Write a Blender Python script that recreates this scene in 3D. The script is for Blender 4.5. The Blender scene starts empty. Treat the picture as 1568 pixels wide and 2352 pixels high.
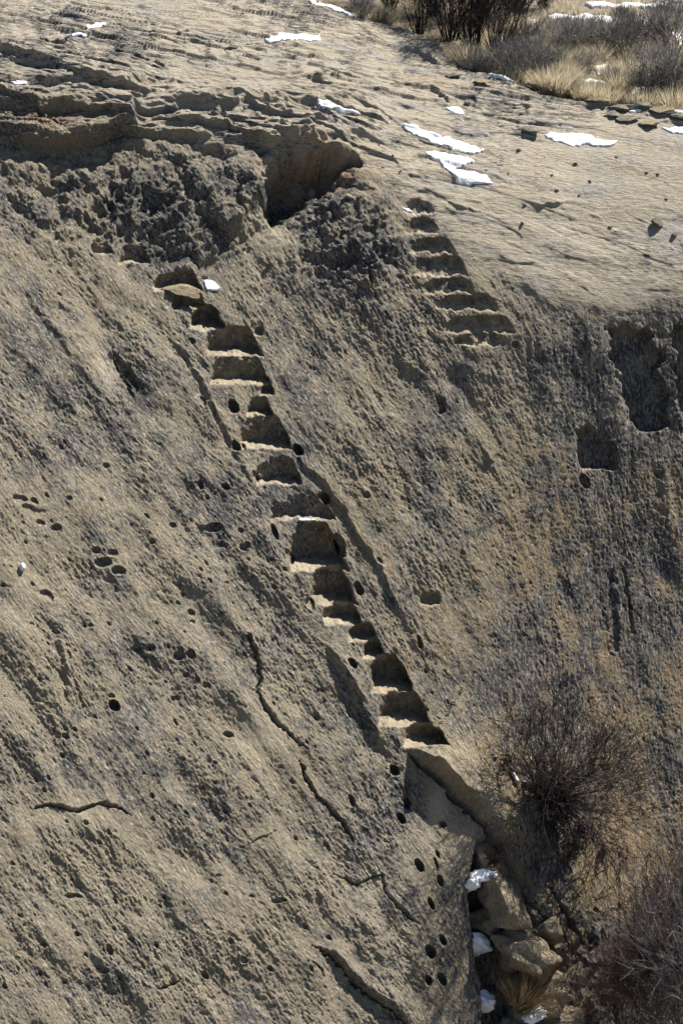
import bpy, math, random
import numpy as np
from mathutils import Vector, Matrix
random.seed(7)
rng = np.random.default_rng(11)
S = bpy.context.scene
COL = S.collection

# ------------------------------------------------------------------ camera, sky, sun, exposure
PITCH = math.radians(19.0)
HALF = math.tan(math.radians(10.0))
CAM = np.array([0.0, 0.0, 24.0])
cam_d = bpy.data.cameras.new('camera')
cam = bpy.data.objects.new('camera', cam_d); COL.objects.link(cam)
cam.location = CAM; cam.rotation_euler = (math.radians(90) - PITCH, 0, 0)
cam_d.sensor_fit = 'VERTICAL'; cam_d.angle = math.radians(20.0)
cam_d.clip_start = 0.5; cam_d.clip_end = 3000
S.camera = cam
SUN_AZ, SUN_EL = math.radians(50), math.radians(53)      # azimuth from +Y towards +X
w = bpy.data.worlds.new('World'); S.world = w; w.use_nodes = True
nt = w.node_tree; bg = nt.nodes['Background']
sky = nt.nodes.new('ShaderNodeTexSky'); sky.sky_type = 'NISHITA'; sky.sun_disc = False
sky.sun_elevation = SUN_EL; sky.sun_rotation = SUN_AZ; sky.altitude = 1900
nt.links.new(sky.outputs[0], bg.inputs[0]); bg.inputs[1].default_value = 0.05
sd = bpy.data.lights.new('sun', 'SUN'); sun = bpy.data.objects.new('sun', sd); COL.objects.link(sun)
sd.energy = 5.0; sd.angle = math.radians(0.5); sd.color = (1.0, 0.955, 0.88)
svec = np.array([math.cos(SUN_EL)*math.sin(SUN_AZ), math.cos(SUN_EL)*math.cos(SUN_AZ), math.sin(SUN_EL)])
sun.rotation_euler = Vector(svec).to_track_quat('Z', 'Y').to_euler()
S.view_settings.view_transform = 'Standard'; S.view_settings.look = 'None'
S.view_settings.exposure = 0.93; S.view_settings.gamma = 1.0; S.view_settings.use_curve_mapping = False
S.render.engine = 'CYCLES'
S.cycles.max_bounces = 5; S.cycles.diffuse_bounces = 3

R_ = np.array([1.0, 0, 0]); U_ = np.array([0, math.sin(PITCH), math.cos(PITCH)]); F_ = np.array([0, math.cos(PITCH), -math.sin(PITCH)])
def u_of(x): return (np.asarray(x, float) - 784.0) / 1176.0 * HALF
def v_of(y): return (1176.0 - np.asarray(y, float)) / 1176.0 * HALF

# ------------------------------------------------------------------ macro shape of the outcrop: normals -> surface
# x, y, dip (deg from level), facing (deg from the camera side towards +X)
CTRL = [
 (-150,-100,5,20),(300,-100,5,20),(800,-100,4,20),(1300,-100,2,10),(1700,-100,2,10),
 (-100,60,8,25),(250,60,8,25),(600,60,8,22),(900,60,9,25),(1200,60,2.5,10),(1550,60,2,10),(1450,170,4,15),(1150,130,6,15),
 (100,130,12,20),(500,160,13,20),(800,180,15,25),(1050,220,16,25),(1300,260,14,25),(1550,270,12,15),
 (-60,240,45,10),(120,250,45,5),(350,250,28,8),(600,260,26,10),(800,300,24,18),
 (100,330,56,16),(330,340,50,14),(560,340,45,8),(1000,330,20,25),(1250,380,19,22),(1500,380,18,15),
 (-60,450,48,38),(120,450,47,36),(320,450,50,30),(520,450,54,20),(690,430,60,8),(830,450,50,20),(950,450,36,20),
 (1100,480,32,25),(1300,500,30,24),(1540,500,30,12),(1050,600,46,25),(1200,620,46,25),(1380,650,44,22),(1560,650,42,14),
 (60,650,46,40),(250,620,50,36),(480,620,55,30),(650,600,58,22),(800,620,58,18),(930,700,55,25),
 (1100,780,56,26),(1280,800,58,26),(1450,820,60,20),(1600,850,60,18),
 (0,900,49,40),(250,850,52,36),(450,900,56,32),(650,900,57,30),(850,900,55,32),(1050,950,58,28),(1250,980,58,28),(1450,1050,60,24),(1600,1100,60,22),
 (0,1200,47,38),(250,1200,53,34),(500,1200,57,32),(750,1200,58,28),(950,1200,56,30),(1200,1250,58,28),(1450,1300,60,25),(1600,1350,60,23),
 (0,1500,50,38),(250,1500,54,36),(500,1500,56,36),(750,1500,57,32),(950,1500,58,28),(1200,1500,57,30),(1450,1550,60,26),(1600,1600,60,24),
 (0,1800,52,36),(250,1800,55,35),(500,1800,56,36),(750,1800,57,34),(950,1800,57,34),(1150,1800,57,36),(1400,1800,57,32),(1600,1850,59,26),
 (0,2150,54,34),(300,2150,56,34),(600,2150,57,34),(850,2150,58,32),(1050,2150,60,28),(1250,2100,55,40),(1400,2100,56,36),(1600,2150,56,24),
 (0,2450,55,34),(400,2450,57,34),(800,2450,58,34),(1200,2450,54,34),(1600,2450,50,24),
]
X0, X1, Y0, Y1 = -330.0, 1900.0, -200.0, 2640.0
NXc, NYc = 112, 142
cx = X0 + (np.arange(NXc)+.5)*(X1-X0)/NXc; cy = Y0 + (np.arange(NYc)+.5)*(Y1-Y0)/NYc
def normals_at(xx, yy, sig=125.0):
    acc = np.zeros(xx.shape+(3,)); ws = np.zeros(xx.shape)
    for (px, py, b, f) in CTRL:
        b, f = math.radians(b), math.radians(f)
        n = np.array([math.sin(b)*math.sin(f), -math.sin(b)*math.cos(f), math.cos(b)])
        ky = 0.62 if py < 420 else 1.0
        d2 = ((xx-px)/(sig))**2 + ((yy-py)/(sig*ky))**2
        wgt = np.exp(-d2) + 1e-5/(1+d2)**2
        acc += wgt[..., None]*n; ws += wgt
    n = acc/ws[..., None]
    return n/np.linalg.norm(n, axis=-1, keepdims=True)
def pq(xx, yy):
    n = normals_at(xx, yy)
    u, v = u_of(xx), v_of(yy)
    nd = n@F_ + u*(n@R_) + v*(n@U_)
    nd = np.minimum(nd, -0.13)
    k = HALF/1176.0
    return -(n@R_)/nd*k, (n@U_)/nd*k          # d lnZ / dx_pixel, d lnZ / dy_pixel (y down)
dx, dy = cx[1]-cx[0], cy[1]-cy[0]
XX, YY = np.meshgrid(cx[:-1]+dx/2, cy); p, _ = pq(XX, YY)
XX, YY = np.meshgrid(cx, cy[:-1]+dy/2); _, q = pq(XX, YY)
div = np.zeros((NYc, NXc))
div[:, :-1] += p/dx; div[:, 1:] -= p/dx
div[:-1, :] += q/dy; div[1:, :] -= q/dy
kx = np.arange(NXc); ky = np.arange(NYc)
Cx = np.cos(np.pi*np.outer(kx, (np.arange(NXc)+.5)/NXc)); Cy = np.cos(np.pi*np.outer(ky, (np.arange(NYc)+.5)/NYc))
co = Cy@div@Cx.T
co *= (np.where(ky == 0, 1, 2)/NYc)[:, None]*(np.where(kx == 0, 1, 2)/NXc)[None, :]
lam = (2*np.cos(np.pi*ky/NYc)-2)[:, None]/dy**2 + (2*np.cos(np.pi*kx/NXc)-2)[None, :]/dx**2
lam[0, 0] = 1; co = co/lam; co[0, 0] = 0
def lnZ(xs, ys):      # separable evaluation on a grid
    bx = np.cos(np.pi*np.outer((np.asarray(xs)-X0)/(X1-X0), kx)); by = np.cos(np.pi*np.outer((np.asarray(ys)-Y0)/(Y1-Y0), ky))
    return by@co@bx.T
L0 = lnZ([700.], [1150.])[0, 0]

# fine grid: about one vertex per rendered pixel inside the view, coarser beyond it
STEP = 2.25
gx = np.concatenate([np.arange(-320, -24, 9.0), np.arange(-22, 1592, STEP), np.arange(1600, 1890, 9.0)])
gy = np.concatenate([np.arange(-190, -14, 5.0), np.arange(-12, 340, 1.35), np.arange(341, 2372, STEP), np.arange(2380, 2630, 9.0)])
NX, NY = len(gx), len(gy)
GX, GY = np.meshgrid(gx, gy)
Z = 31.0*np.exp(lnZ(gx, gy) - L0)
DIR = F_[None, None] + u_of(GX)[..., None]*R_ + v_of(GY)[..., None]*U_
P0 = CAM + Z[..., None]*DIR
def grid_normals(P):
    a = np.gradient(P, axis=1); b = np.gradient(P, axis=0)
    n = np.cross(b, a); n /= np.linalg.norm(n, axis=-1, keepdims=True)+1e-12
    s = np.sign(-(n*DIR).sum(-1)); return n*s[..., None]
N0 = grid_normals(P0)
def gi(x, y):
    return np.clip(np.interp(y, gy, np.arange(NY)), 0, NY-1), np.clip(np.interp(x, gx, np.arange(NX)), 0, NX-1)
def samp(A, x, y):
    i, j = gi(x, y); i0 = min(int(i), NY-2); j0 = min(int(j), NX-2); a, b = i-i0, j-j0
    return A[i0, j0]*(1-a)*(1-b)+A[i0+1, j0]*a*(1-b)+A[i0, j0+1]*(1-a)*b+A[i0+1, j0+1]*a*b
MPP = samp(Z, 700, 1150)*HALF/1176.0            # metres per reference pixel at the stairs

# ------------------------------------------------------------------ noise
PERM = rng.permutation(4096).astype(np.int64)
GR = rng.random(4096)*2*np.pi; GCX, GCY = np.cos(GR), np.sin(GR)
def perlin(x, y, seed=0):
    xi = np.floor(x); yi = np.floor(y); xf = x-xi; yf = y-yi
    xi = xi.astype(np.int64); yi = yi.astype(np.int64)
    sx = xf*xf*xf*(xf*(xf*6-15)+10); sy = yf*yf*yf*(yf*(yf*6-15)+10)
    def g(ix, iy, fx, fy):
        h = PERM[(PERM[(ix+seed*131) & 4095]+iy) & 4095]
        return GCX[h]*fx+GCY[h]*fy
    a = g(xi, yi, xf, yf); b = g(xi+1, yi, xf-1, yf); c = g(xi, yi+1, xf, yf-1); d = g(xi+1, yi+1, xf-1, yf-1)
    return (a+sx*(b-a)+sy*((c+sx*(d-c))-(a+sx*(b-a))))*1.5
def fbm(x, y, oct=4, seed=0, gain=.5):
    t = 0; a = 1.0
    for k in range(oct):
        t = t + a*perlin(x*2**k+17.3*k, y*2**k-9.1*k, seed+k); a *= gain
    return t
def ss(t): t = np.clip(t, 0, 1); return t*t*(3-2*t)
def gauss(x, y, cx_, cy_, rx, ry): return np.exp(-((x-cx_)/rx)**2-((y-cy_)/ry)**2)

# warp used so that carved outlines are never ruler-straight
WX = 5.0*fbm(GX/38, GY/38, 3, 40); WY = 5.0*fbm(GX/38, GY/38, 3, 50)
HX, HY = GX+WX*.55, GY+WY*.55       # warped look-up position

def box_of(x0, x1, y0, y1):
    j0, j1 = np.searchsorted(gx, x0), np.searchsorted(gx, x1); i0, i1 = np.searchsorted(gy, y0), np.searchsorted(gy, y1)
    return slice(max(i0, 0), max(i1, i0+1)), slice(max(j0, 0), max(j1, j0+1))

def seg_dist(px, py, ax, ay, bx, by):
    vx, vy = bx-ax, by-ay; L2 = vx*vx+vy*vy+1e-9
    t = np.clip(((px-ax)*vx+(py-ay)*vy)/L2, 0, 1)
    return np.hypot(px-ax-t*vx, py-ay-t*vy), t, (vx*(py-ay)-vy*(px-ax))
def inside(px, py, pts):
    c = np.zeros(px.shape, bool); n = len(pts)
    for k in range(n):
        (ax, ay), (bx, by) = pts[k][:2], pts[(k+1) % n][:2]
        if ay == by: continue
        c ^= ((ay > py) != (by > py)) & (px < (bx-ax)*(py-ay)/(by-ay)+ax)
    return c
D = np.zeros((NY, NX))         # relief, metres outwards along the macro normal
def poly_mask(pts, soft=8.0, rough=1.0, wob=None):
    """1 inside the outline, easing to 0 over each side's own width"""
    xs = [p_[0] for p_ in pts]; ys = [p_[1] for p_ in pts]
    sl = box_of(min(xs)-15, max(xs)+15, min(ys)-15, max(ys)+15)
    px = GX[sl]+WX[sl]*rough; py = GY[sl]+WY[sl]*rough
    best = np.full(px.shape, 1e9); sw = np.zeros(px.shape); ww = np.zeros(px.shape)
    for k in range(len(pts)):
        a, b = pts[k], pts[(k+1) % len(pts)]
        d, t, _ = seg_dist(px, py, a[0], a[1], b[0], b[1])
        s_ = a[2] if len(a) > 2 else soft
        wt = 1/(d+1.5)**3; sw += wt*s_; ww += wt; best = np.minimum(best, d)
    ins = inside(px, py, pts)
    return sl, ss(np.where(ins, best/(sw/ww), 0))
def mass(pts, h, soft=8.0, rough=1.0):
    sl, m = poly_mask(pts, soft, rough); D[sl] += h*m
def lip(pts, h, Lf, edge=3.0, flip=1, rough=1.0, hend=None):
    """rock stands proud by h on one side of the line (left of travel when flip=1), sharp at the line, fading over Lf"""
    xs = [p_[0] for p_ in pts]; ys = [p_[1] for p_ in pts]; R = Lf*3
    sl = box_of(min(xs)-R, max(xs)+R, min(ys)-R, max(ys)+R)
    px = GX[sl]+WX[sl]*rough; py = GY[sl]+WY[sl]*rough
    best = np.full(px.shape, 1e9); side = np.zeros(px.shape); tt = np.zeros(px.shape)
    n = len(pts)-1
    for k in range(n):
        a, b = pts[k], pts[k+1]
        d, t, c = seg_dist(px, py, a[0], a[1], b[0], b[1])
        m = d < best-1e-6; best = np.where(m, d, best); side = np.where(m, -c*flip, side); tt = np.where(m, (k+t)/n, tt)
    hh = h if hend is None else h+(hend-h)*tt
    taper = ss(np.minimum(tt, 1-tt)*n/1.5+.0)
    sd_ = np.where(side > 0, best, -best)
    D[sl] += hh*taper*ss(sd_/edge+.5)*np.exp(-np.maximum(sd_, 0)/Lf)

# ---- noise frames: constant 3-D directions lying in the rock surface
def frame(x, y, ddx, ddy):
    a = samp(P0, x+ddx*50, y+ddy*50)-samp(P0, x-ddx*50, y-ddy*50); a /= np.linalg.norm(a)
    n = samp(N0, x, y); n = n/np.linalg.norm(n); b = np.cross(n, a); b /= np.linalg.norm(b)
    return a, b
FR = {'slab': frame(300, 1300, .60, .80), 'mid': frame(950, 1100, .46, .89), 'right': frame(1420, 1350, .12, .99), 'top': frame(600, 120, .985, .14)}
wr = ss((GX+ (GY-1200)*.12 -1020)/330)*ss((GY-560)/250)
wm = ss((GX-(GY-1200)*.45-560)/280)*(1-wr)
yl = np.interp(GX, [-330, 0, 200, 420, 640, 800, 900, 1050, 1250, 1420, 1568, 1900], [130, 190, 260, 330, 390, 380, 430, 560, 680, 720, 700, 700])
wt_ = 1-ss((GY-yl+70)/140)
wr *= 1-wt_; wm *= 1-wt_
wsl = np.clip(1-wr-wm-wt_, 0, 1)
def framed(name, lx, ly, fn):
    a, b = FR[name]; return fn((P0@a)/(lx*MPP), (P0@b)/(ly*MPP))
def ridgy(x, y, seed, o=3):      # pitted, sharp-crested
    t = 0; a = 1
    for k in range(o):
        t = t+a*(1-2.2*np.abs(perlin(x*2**k, y*2**k, seed+k))); a *= .55
    return t-.5
grain = np.zeros((NY, NX)); medium = np.zeros((NY, NX)); big = np.zeros((NY, NX))
for nm, wg in (('slab', wsl), ('mid', wm), ('right', wr)):
    sd0 = {'slab': 1, 'mid': 21, 'right': 41}[nm]
    asp = {'slab': 2.3, 'mid': 2.4, 'right': 2.9}[nm]
    grain += wg*framed(nm, 6.2*asp, 6.2, lambda x, y: .9*perlin(x, y, sd0)+.9*(.45-1.7*np.abs(perlin(x*1.6, y*1.6, sd0+2)))+.5*(.4-1.7*np.abs(perlin(x*2.2, y*2.1, sd0+3))))
    medium += wg*framed(nm, 21*asp, 24, lambda x, y: perlin(x, y, sd0+4)+.6*perlin(x*2, y*2, sd0+5))
    big += wg*framed(nm, 170*asp*.6, 110, lambda x, y: perlin(x, y, sd0+7)+.5*perlin(x*2, y*2, sd0+8))
# region strengths
rough_tl = ss(1-np.hypot((GX-330)/520, (GY-480)/210))            # ragged weathered zone below the top-left ledges
rough_tl = np.maximum(rough_tl, ss(1.25-np.hypot((GX-790)/170, (GY-560)/130))*.8)
calm = np.clip(gauss(GX, GY, 1040, 1750, 60, 34)*.7+gauss(GX, GY, 1120, 1840, 40, 60)*.6+gauss(GX, GY, 240, 850, 40, 60)*.55+gauss(GX, GY, 600, 1690, 55, 60)+gauss(GX, GY, 1010, 1850, 30, 70)+gauss(GX, GY, 1060, 1930, 30, 40)
   + gauss(GX, GY, 1400, 1960, 60, 120)+gauss(GX, GY, 625, 560, 45, 40)+gauss(GX, GY, 180, 1880, 90, 25)*.7+gauss(GX, GY, 860, 2050, 60, 50)*.5, 0, 1)
gs = (1-.82*calm)*(1-.4*wr)
gvar = .45+.9*ss(.5+.9*fbm(GX/190, GY/210, 2, 99))
D += grain*.0078*gs*gvar*(1-wt_)
D += medium*.010*gvar*(1-.6*calm)*(1-.45*wr)*(1-wt_)*(1+.8*rough_tl)
pitty = framed('slab', 62, 44, lambda x, y: (.35-1.5*np.abs(perlin(x, y, 310)))+.5*perlin(x*2.1, y*2.0, 311))
D += pitty*.010*(1-wt_)*(1-.6*wr)*(1-calm)*ss(.5+1.3*fbm(GX/150, GY/150, 2, 312))
D += big*.060*(1-.5*wr)*(1-wt_)*(1-.3*wm)
fl = framed('slab', 420, 58, lambda x, y: perlin(x, y, 301)+.6*(.4-1.5*np.abs(perlin(x*1.7, y*1.9, 302))))
D += fl*.012*(1-wt_)*(1-wr)*(.4+.6*wsl)
D += wr*framed('right', 380, 26, lambda x, y: perlin(x, y, 305)+.7*perlin(x*2, y*2, 306))*.005
# ragged zone
rg = ridgy(GX/75+WX*.02, GY/60+WY*.02+GX/160, 60, 4)
D += rough_tl*rg*.050
# plateau: thin cross-bedded sheets
Pt, Pb = P0@FR['top'][0], P0@FR['top'][1]
sheet = perlin(Pt/.62+.35*perlin(Pt/1.1, Pb/.9, 71), Pb/.17, 72)+.7*perlin(Pt/.27, Pb/.075, 73)+.4*perlin(Pt/.12, Pb/.035, 74)
saw = (Pb*2.3+1.1*perlin(Pt/1.5, Pb/1.1, 75)+.3*perlin(Pt/.6, Pb/.5, 76)); saw = saw-np.floor(saw)
patchy = ss(.5+.9*perlin(Pt/1.7, Pb/1.3, 77))
smoothdome = ss((GX-1000-(420-GY)*.4)/220)*ss((GY-290)/60)
lay = wt_*(1-.60*smoothdome)*(1-.35*ss((GX-700)/300))
saw2 = (Pb*8.3+1.1*perlin(Pt/.7, Pb/.5, 175)+.5*perlin(Pt/.16, Pb/.2, 176)); saw2 = saw2-np.floor(saw2)
patch2 = ss(.35+1.3*perlin(Pt/.45, Pb/.35, 178))
n1 = perlin(Pt/.85+.3*perlin(Pt/1.1, Pb/.9, 71), Pb/.20+.12*Pt, 72); n2 = perlin(Pt/.34, Pb/.11+.2*Pt, 73); n3 = perlin(Pt/.20, Pb/.12, 74)
rgh = .45+.55*ss(.5+1.2*perlin(Pt/2.1, Pb/1.2, 77))
D += lay*rgh*(.040*ss((n1+.05)/.09)+.026*ss((n2-.05)/.14)+.014*ss((n3-.1)/.2)+.030*np.where(saw < .14, saw/.14, 1-(saw-.14)/.86)*patchy)
D += wt_*.05*perlin(Pt/1.9, Pb/1.0, 78)
D += wt_*smoothdome*(.004*perlin(Pt/.1, Pb/.045, 79)+.02*perlin(Pt/.9, Pb/.25, 80))
# strata bands of the top-left cliff: terraces following level beds
band = ss((GX+40)/30)*0+ss((900-GX)/160)*ss((GY-150-GX*.06)/60)*ss((350+GX*.03-GY)/40)
zb = P0[..., 2]+.05*P0[..., 0]+.10*fbm(P0[..., 0]/1.3, P0[..., 1]/1.3, 3, 85)
ter = zb/.26; tf = ter-np.floor(ter); D += band*.15*(ss(tf/.3)-tf*.8)
ter = zb/.095; tf = ter-np.floor(ter); D += band*.042*(ss(tf/.3)-tf)
D += band*.022*ridgy(GX/90, GY/22, 88, 3)

def crack(pts, depth=.06, wpx=2.6, rough=.6):
    xs = [p_[0] for p_ in pts]; ys = [p_[1] for p_ in pts]; sl = box_of(min(xs)-12, max(xs)+12, min(ys)-12, max(ys)+12)
    px = GX[sl]+WX[sl]*rough+3.2*perlin(GX[sl]/11, GY[sl]/11, 401); py = GY[sl]+WY[sl]*rough+3.2*perlin(GX[sl]/9, GY[sl]/9, 402); best = np.full(px.shape, 1e9); tt = np.zeros(px.shape); n = len(pts)-1
    for k in range(n):
        d, t, _ = seg_dist(px, py, *pts[k], *pts[k+1]); m = d < best; best = np.where(m, d, best); tt = np.where(m, (k+t)/n, tt)
    w_ = wpx*.55*(.4+1.1*np.abs(perlin(GX[sl]/25, GY[sl]/25, 403))+.6*np.abs(np.sin(tt*n*1.7+xs[0]))) * ss(np.minimum(tt, 1-tt)*n/.9+.15)
    D[sl] -= depth*np.exp(-(best/np.maximum(w_, .3))**2)
# ---- lips, ledges, cracks (polylines travel so that the proud side lies to the left for flip=1 with y down)
def up(pts, h, Lf, **k): lip(pts, h, Lf, flip=1, **k)      # travelling to the right: the upper side stands proud
up([(-40,125),(0,130),(60,150),(110,170),(160,185),(215,205),(270,215),(320,228),(370,232)], .13, 60, edge=5)
up([(-60,205),(0,225),(60,245),(80,262),(20,262)], .10, 40, edge=5)
up([(85,250),(150,262),(220,275),(290,290),(318,298)], .16, 35, edge=4)
up([(-60,330),(40,338),(110,345),(180,340),(240,330),(300,300),(320,298)], .24, 45, edge=4)
up([(320,285),(400,296),(480,306),(560,330),(640,345),(720,350),(800,372)], .13, 40, edge=4)
up([(390,236),(450,258),(530,264),(560,252),(620,275),(690,292)], .07, 30, edge=3)
up([(700,240),(760,250),(830,272),(870,280),(910,282)], .07, 30, edge=3)
up([(50,102),(100,108),(150,122),(205,122)], .05, 30, edge=3)
up([(540,20),(640,24),(700,30)], .03, 30); up([(600,180),(690,186),(780,192),(850,205)], .05, 30); up([(640,205),(720,212),(800,225)], .04, 25)
up([(750,128),(850,132),(900,138)], .035, 25); up([(440,192),(470,205),(500,206)], .06, 22); up([(280,180),(340,196),(420,200),(470,214)], .04, 22)
up([(900,110),(960,125),(1000,150),(1040,152)], .07, 25); up([(930,190),(980,205),(1030,235),(1060,240)], .05, 25)
up([(860,275),(950,280),(1020,290)], .03, 20); up([(1190,302),(1240,312)], .05, 18); up([(1060,230),(1090,238),(1130,262)], .04, 22)
up([(1340,235),(1420,250),(1500,262),(1580,280)], .06, 16); up([(1380,262),(1450,275),(1520,290)], .045, 14); up([(1200,470),(1240,478),(1290,470),(1340,462)], .035, 30)

up([(1000,452),(1050,480),(1140,497)], .05, 22)
up([(80,1857),(110,1850),(180,1862),(230,1844),(262,1852),(305,1876)], .026, 50, edge=2.5)
up([(110,1817),(150,1810)], .03, 15)
up([(0,1150),(60,1158),(140,1180)], .05, 30); up([(430,1195),(480,1212),(530,1215)], .05, 25); up([(60,1225),(150,1240)], .05, 25)
up([(355,2275),(385,2265),(418,2247)], .03, 20, edge=2); up([(540,2335),(600,2330)], .025, 15)
up([(20,2010),(75,2012)], .03, 15); up([(550,1950),(600,1925),(640,1905)], .02, 15, edge=2)
# proud on the right of a descending line
def rt(pts, h, Lf, **k): lip(pts, h, Lf, flip=1, **k)
rt([(520,1452),(560,1462),(582,1484),(592,1520),(600,1560),(590,1592),(602,1622),(640,1664),(705,1722)], .024, 45, edge=1.6, hend=.030)
rt([(688,1742),(700,1780),(728,1828),(768,1868),(792,1900),(810,1932)], .026, 45, edge=2.2)
rt([(770,2006),(815,2030),(876,2010),(888,2052),(920,2088),(958,2122)], .018, 40, edge=2.2)
rt([(928,1716),(955,1742),(1008,1766),(1042,1812),(1092,1848),(1132,1900),(1158,1948),(1200,2000),(1262,2062)], .30, 90, edge=12, hend=.06)
crack([(938,1734),(962,1756),(1008,1782),(1036,1824),(1084,1862),(1124,1912),(1150,1956),(1180,1996)], .16, 12, .9)
rt([(735,1470),(765,1520),(800,1572),(830,1640),(862,1702),(905,1748)], .11, 50, edge=16)
rt([(716,2170),(760,2195),(790,2230),(850,2282),(905,2330),(960,2372)], .10, 60, edge=16)
rt([(668,1025),(700,1070),(745,1112),(792,1172),(828,1240),(872,1312),(905,1390),(962,1478)], .05, 30, edge=7)
rt([(1270,1290),(1300,1340),(1318,1400)], .03, 20); rt([(1268,1415),(1280,1475)], .03, 20, edge=2.5)
rt([(850,1010),(870,1050),(905,1090)], .02, 25); rt([(1090,1010),(1125,1055),(1140,1062)], .05, 20)
rt([(1265,2030),(1300,2090),(1320,2125),(1345,2170)], .05, 30, edge=2.4)
rt([(1195,2060),(1240,2110),(1275,2150)], .05, 25, edge=2.4); rt([(1150,2080),(1190,2130),(1230,2200),(1255,2260)], .06, 30)
rt([(1320,2170),(1350,2210),(1400,2290)], .05, 22); rt([(1430,2110),(1450,2160),(1470,2200)], .07, 16, edge=2.4)
rt([(700,2205),(735,2225),(745,2242)], .03, 12, edge=2)
rt([(370,740),(410,800),(450,860),(500,960),(560,1080),(610,1170)], .045, 55, edge=10)
rt([(-20,590),(60,680),(140,790),(210,880)], .05, 60, edge=14); rt([(60,1330),(130,1450),(150,1560),(170,1690)], .06, 60, edge=12)
crack([(560,1462),(582,1484),(592,1520),(600,1560),(590,1592),(602,1622),(640,1664),(705,1722)], .09, 4.2)
crack([(688,1742),(700,1780),(728,1828),(768,1868),(792,1900),(810,1932)], .08, 4)
crack([(770,2006),(815,2030),(876,2010),(888,2052),(920,2088),(958,2122)], .06, 3)
crack([(80,1857),(110,1850),(180,1862),(230,1844),(262,1852),(305,1876)], .08, 3.6)
crack([(716,2170),(760,2195),(790,2230),(850,2282),(905,2330),(960,2372)], .10, 6)
crack([(1265,2030),(1300,2090),(1320,2125),(1345,2170)], .12, 4.5); crack([(1190,2010),(1235,2080),(1290,2140),(1330,2200)], .06, 2.5)
crack([(355,2275),(385,2265),(418,2247)], .05, 2.4); crack([(262,800),(276,838),(300,878),(326,896)], .06, 3.5)
crack([(550,1950),(600,1925),(640,1905)], .03, 1.8); crack([(980,1530),(1010,1560)], .03, 2); crack([(848,690),(880,740),(888,755)], .03, 2)
crack([(1290,1290),(1322,1405)], .03, 2); crack([(1268,1415),(1285,1480)], .05, 2.5); crack([(700,2205),(735,2225),(745,2242)], .04, 2.2)
crack([(150,1480),(170,1560),(200,1640)], .03, 2); crack([(1470,2020),(1490,2100),(1500,2180)], .05, 3)
crack([(1440,2130),(1455,2165),(1470,2195)], .08, 4); crack([(1490,2050),(1500,2110)], .05, 3); crack([(845,610),(850,660),(872,705)], .06, 3); crack([(735,600),(790,640),(850,668)], .04, 2.5)
# a spalled hollow with clean floor
mass([(262,798,3),(286,818,3),(312,856,3),(327,895,6),(305,882,10),(280,846,10)], -.06)
mass([(262,800,4),(300,880,3),(320,920,25),(240,900,40),(215,810,40)], -.035)
# buttress beside the alcove and the dark lobed mass to its right, built up from worn knobs
def lobe(x, y, rx, ry, h, rot=0.0, pw=.62, rough=1.6):
    R = max(rx, ry)*1.5+14; sl = box_of(x-R, x+R, y-R, y+R)
    px = GX[sl]-x+WX[sl]*rough+2.5*perlin(GX[sl]/13, GY[sl]/13, 440); py = GY[sl]-y+WY[sl]*rough
    c, s_ = math.cos(rot), math.sin(rot); a = (px*c+py*s_)/rx; b = (-px*s_+py*c)/ry
    D[sl] += h*np.clip(1-a*a-b*b, 0, 1)**pw
for l_ in [(430,430,190,150,.13,.3),(560,395,46,44,.10),(572,448,34,36,.10),(520,515,40,30,.11),(548,480,30,24,.06),(468,575,30,36,.09,.3),(430,620,22,30,.05),(400,520,50,70,.08,-.4),(480,440,60,70,.07,-.5),
           (350,430,55,60,.07,-.5),(300,500,40,50,.06,-.6),(240,420,60,36,.06,.5),(150,400,70,30,.06,.4),(60,400,60,30,.05,.3),(390,360,70,26,.07,.1),(500,350,60,24,.06,.1),(180,480,50,36,.05,.6),(420,480,20,60,.04,-.5),
           (835,520,110,90,.08,.2),(862,480,50,40,.06),(888,545,36,50,.07),(868,640,32,46,.06,.2),(790,560,55,40,.05),(800,475,44,34,.06),(835,420,40,30,.08),(760,590,36,24,.04),(845,600,30,30,.04),
           (690,352,110,16,.09,.05),(620,372,30,20,.07,-.5),(790,356,42,12,.08,.1)]:
    lobe(*l_)
for (x, y, rx, ry, h) in [(330,470,26,40,-.06),(200,520,40,22,-.05),(120,450,40,16,-.05),(260,455,24,30,-.06),(450,520,16,34,-.05),(380,470,16,36,-.04),(700,590,26,20,-.03),(820,590,30,16,-.04),(90,520,60,14,-.04),(30,470,40,16,-.04)]:
    lobe(x, y, rx, ry, h, .6)
mass([(590,520,60),(600,440,22),(616,400,16),(655,372,15),(740,360,14),(824,364,10),(834,380,14),(800,410,50),(762,446,60),(715,480,70),(650,530,60)], -.42, 8, 3.0)
alc = gauss(GX, GY, 690, 430, 110, 70); D += .04*alc; D += alc*(.035*fbm(GX/45, GY/16+GX/90, 3, 430)+.02*ridgy(GX/60, GY/40, 431, 2))
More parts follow.
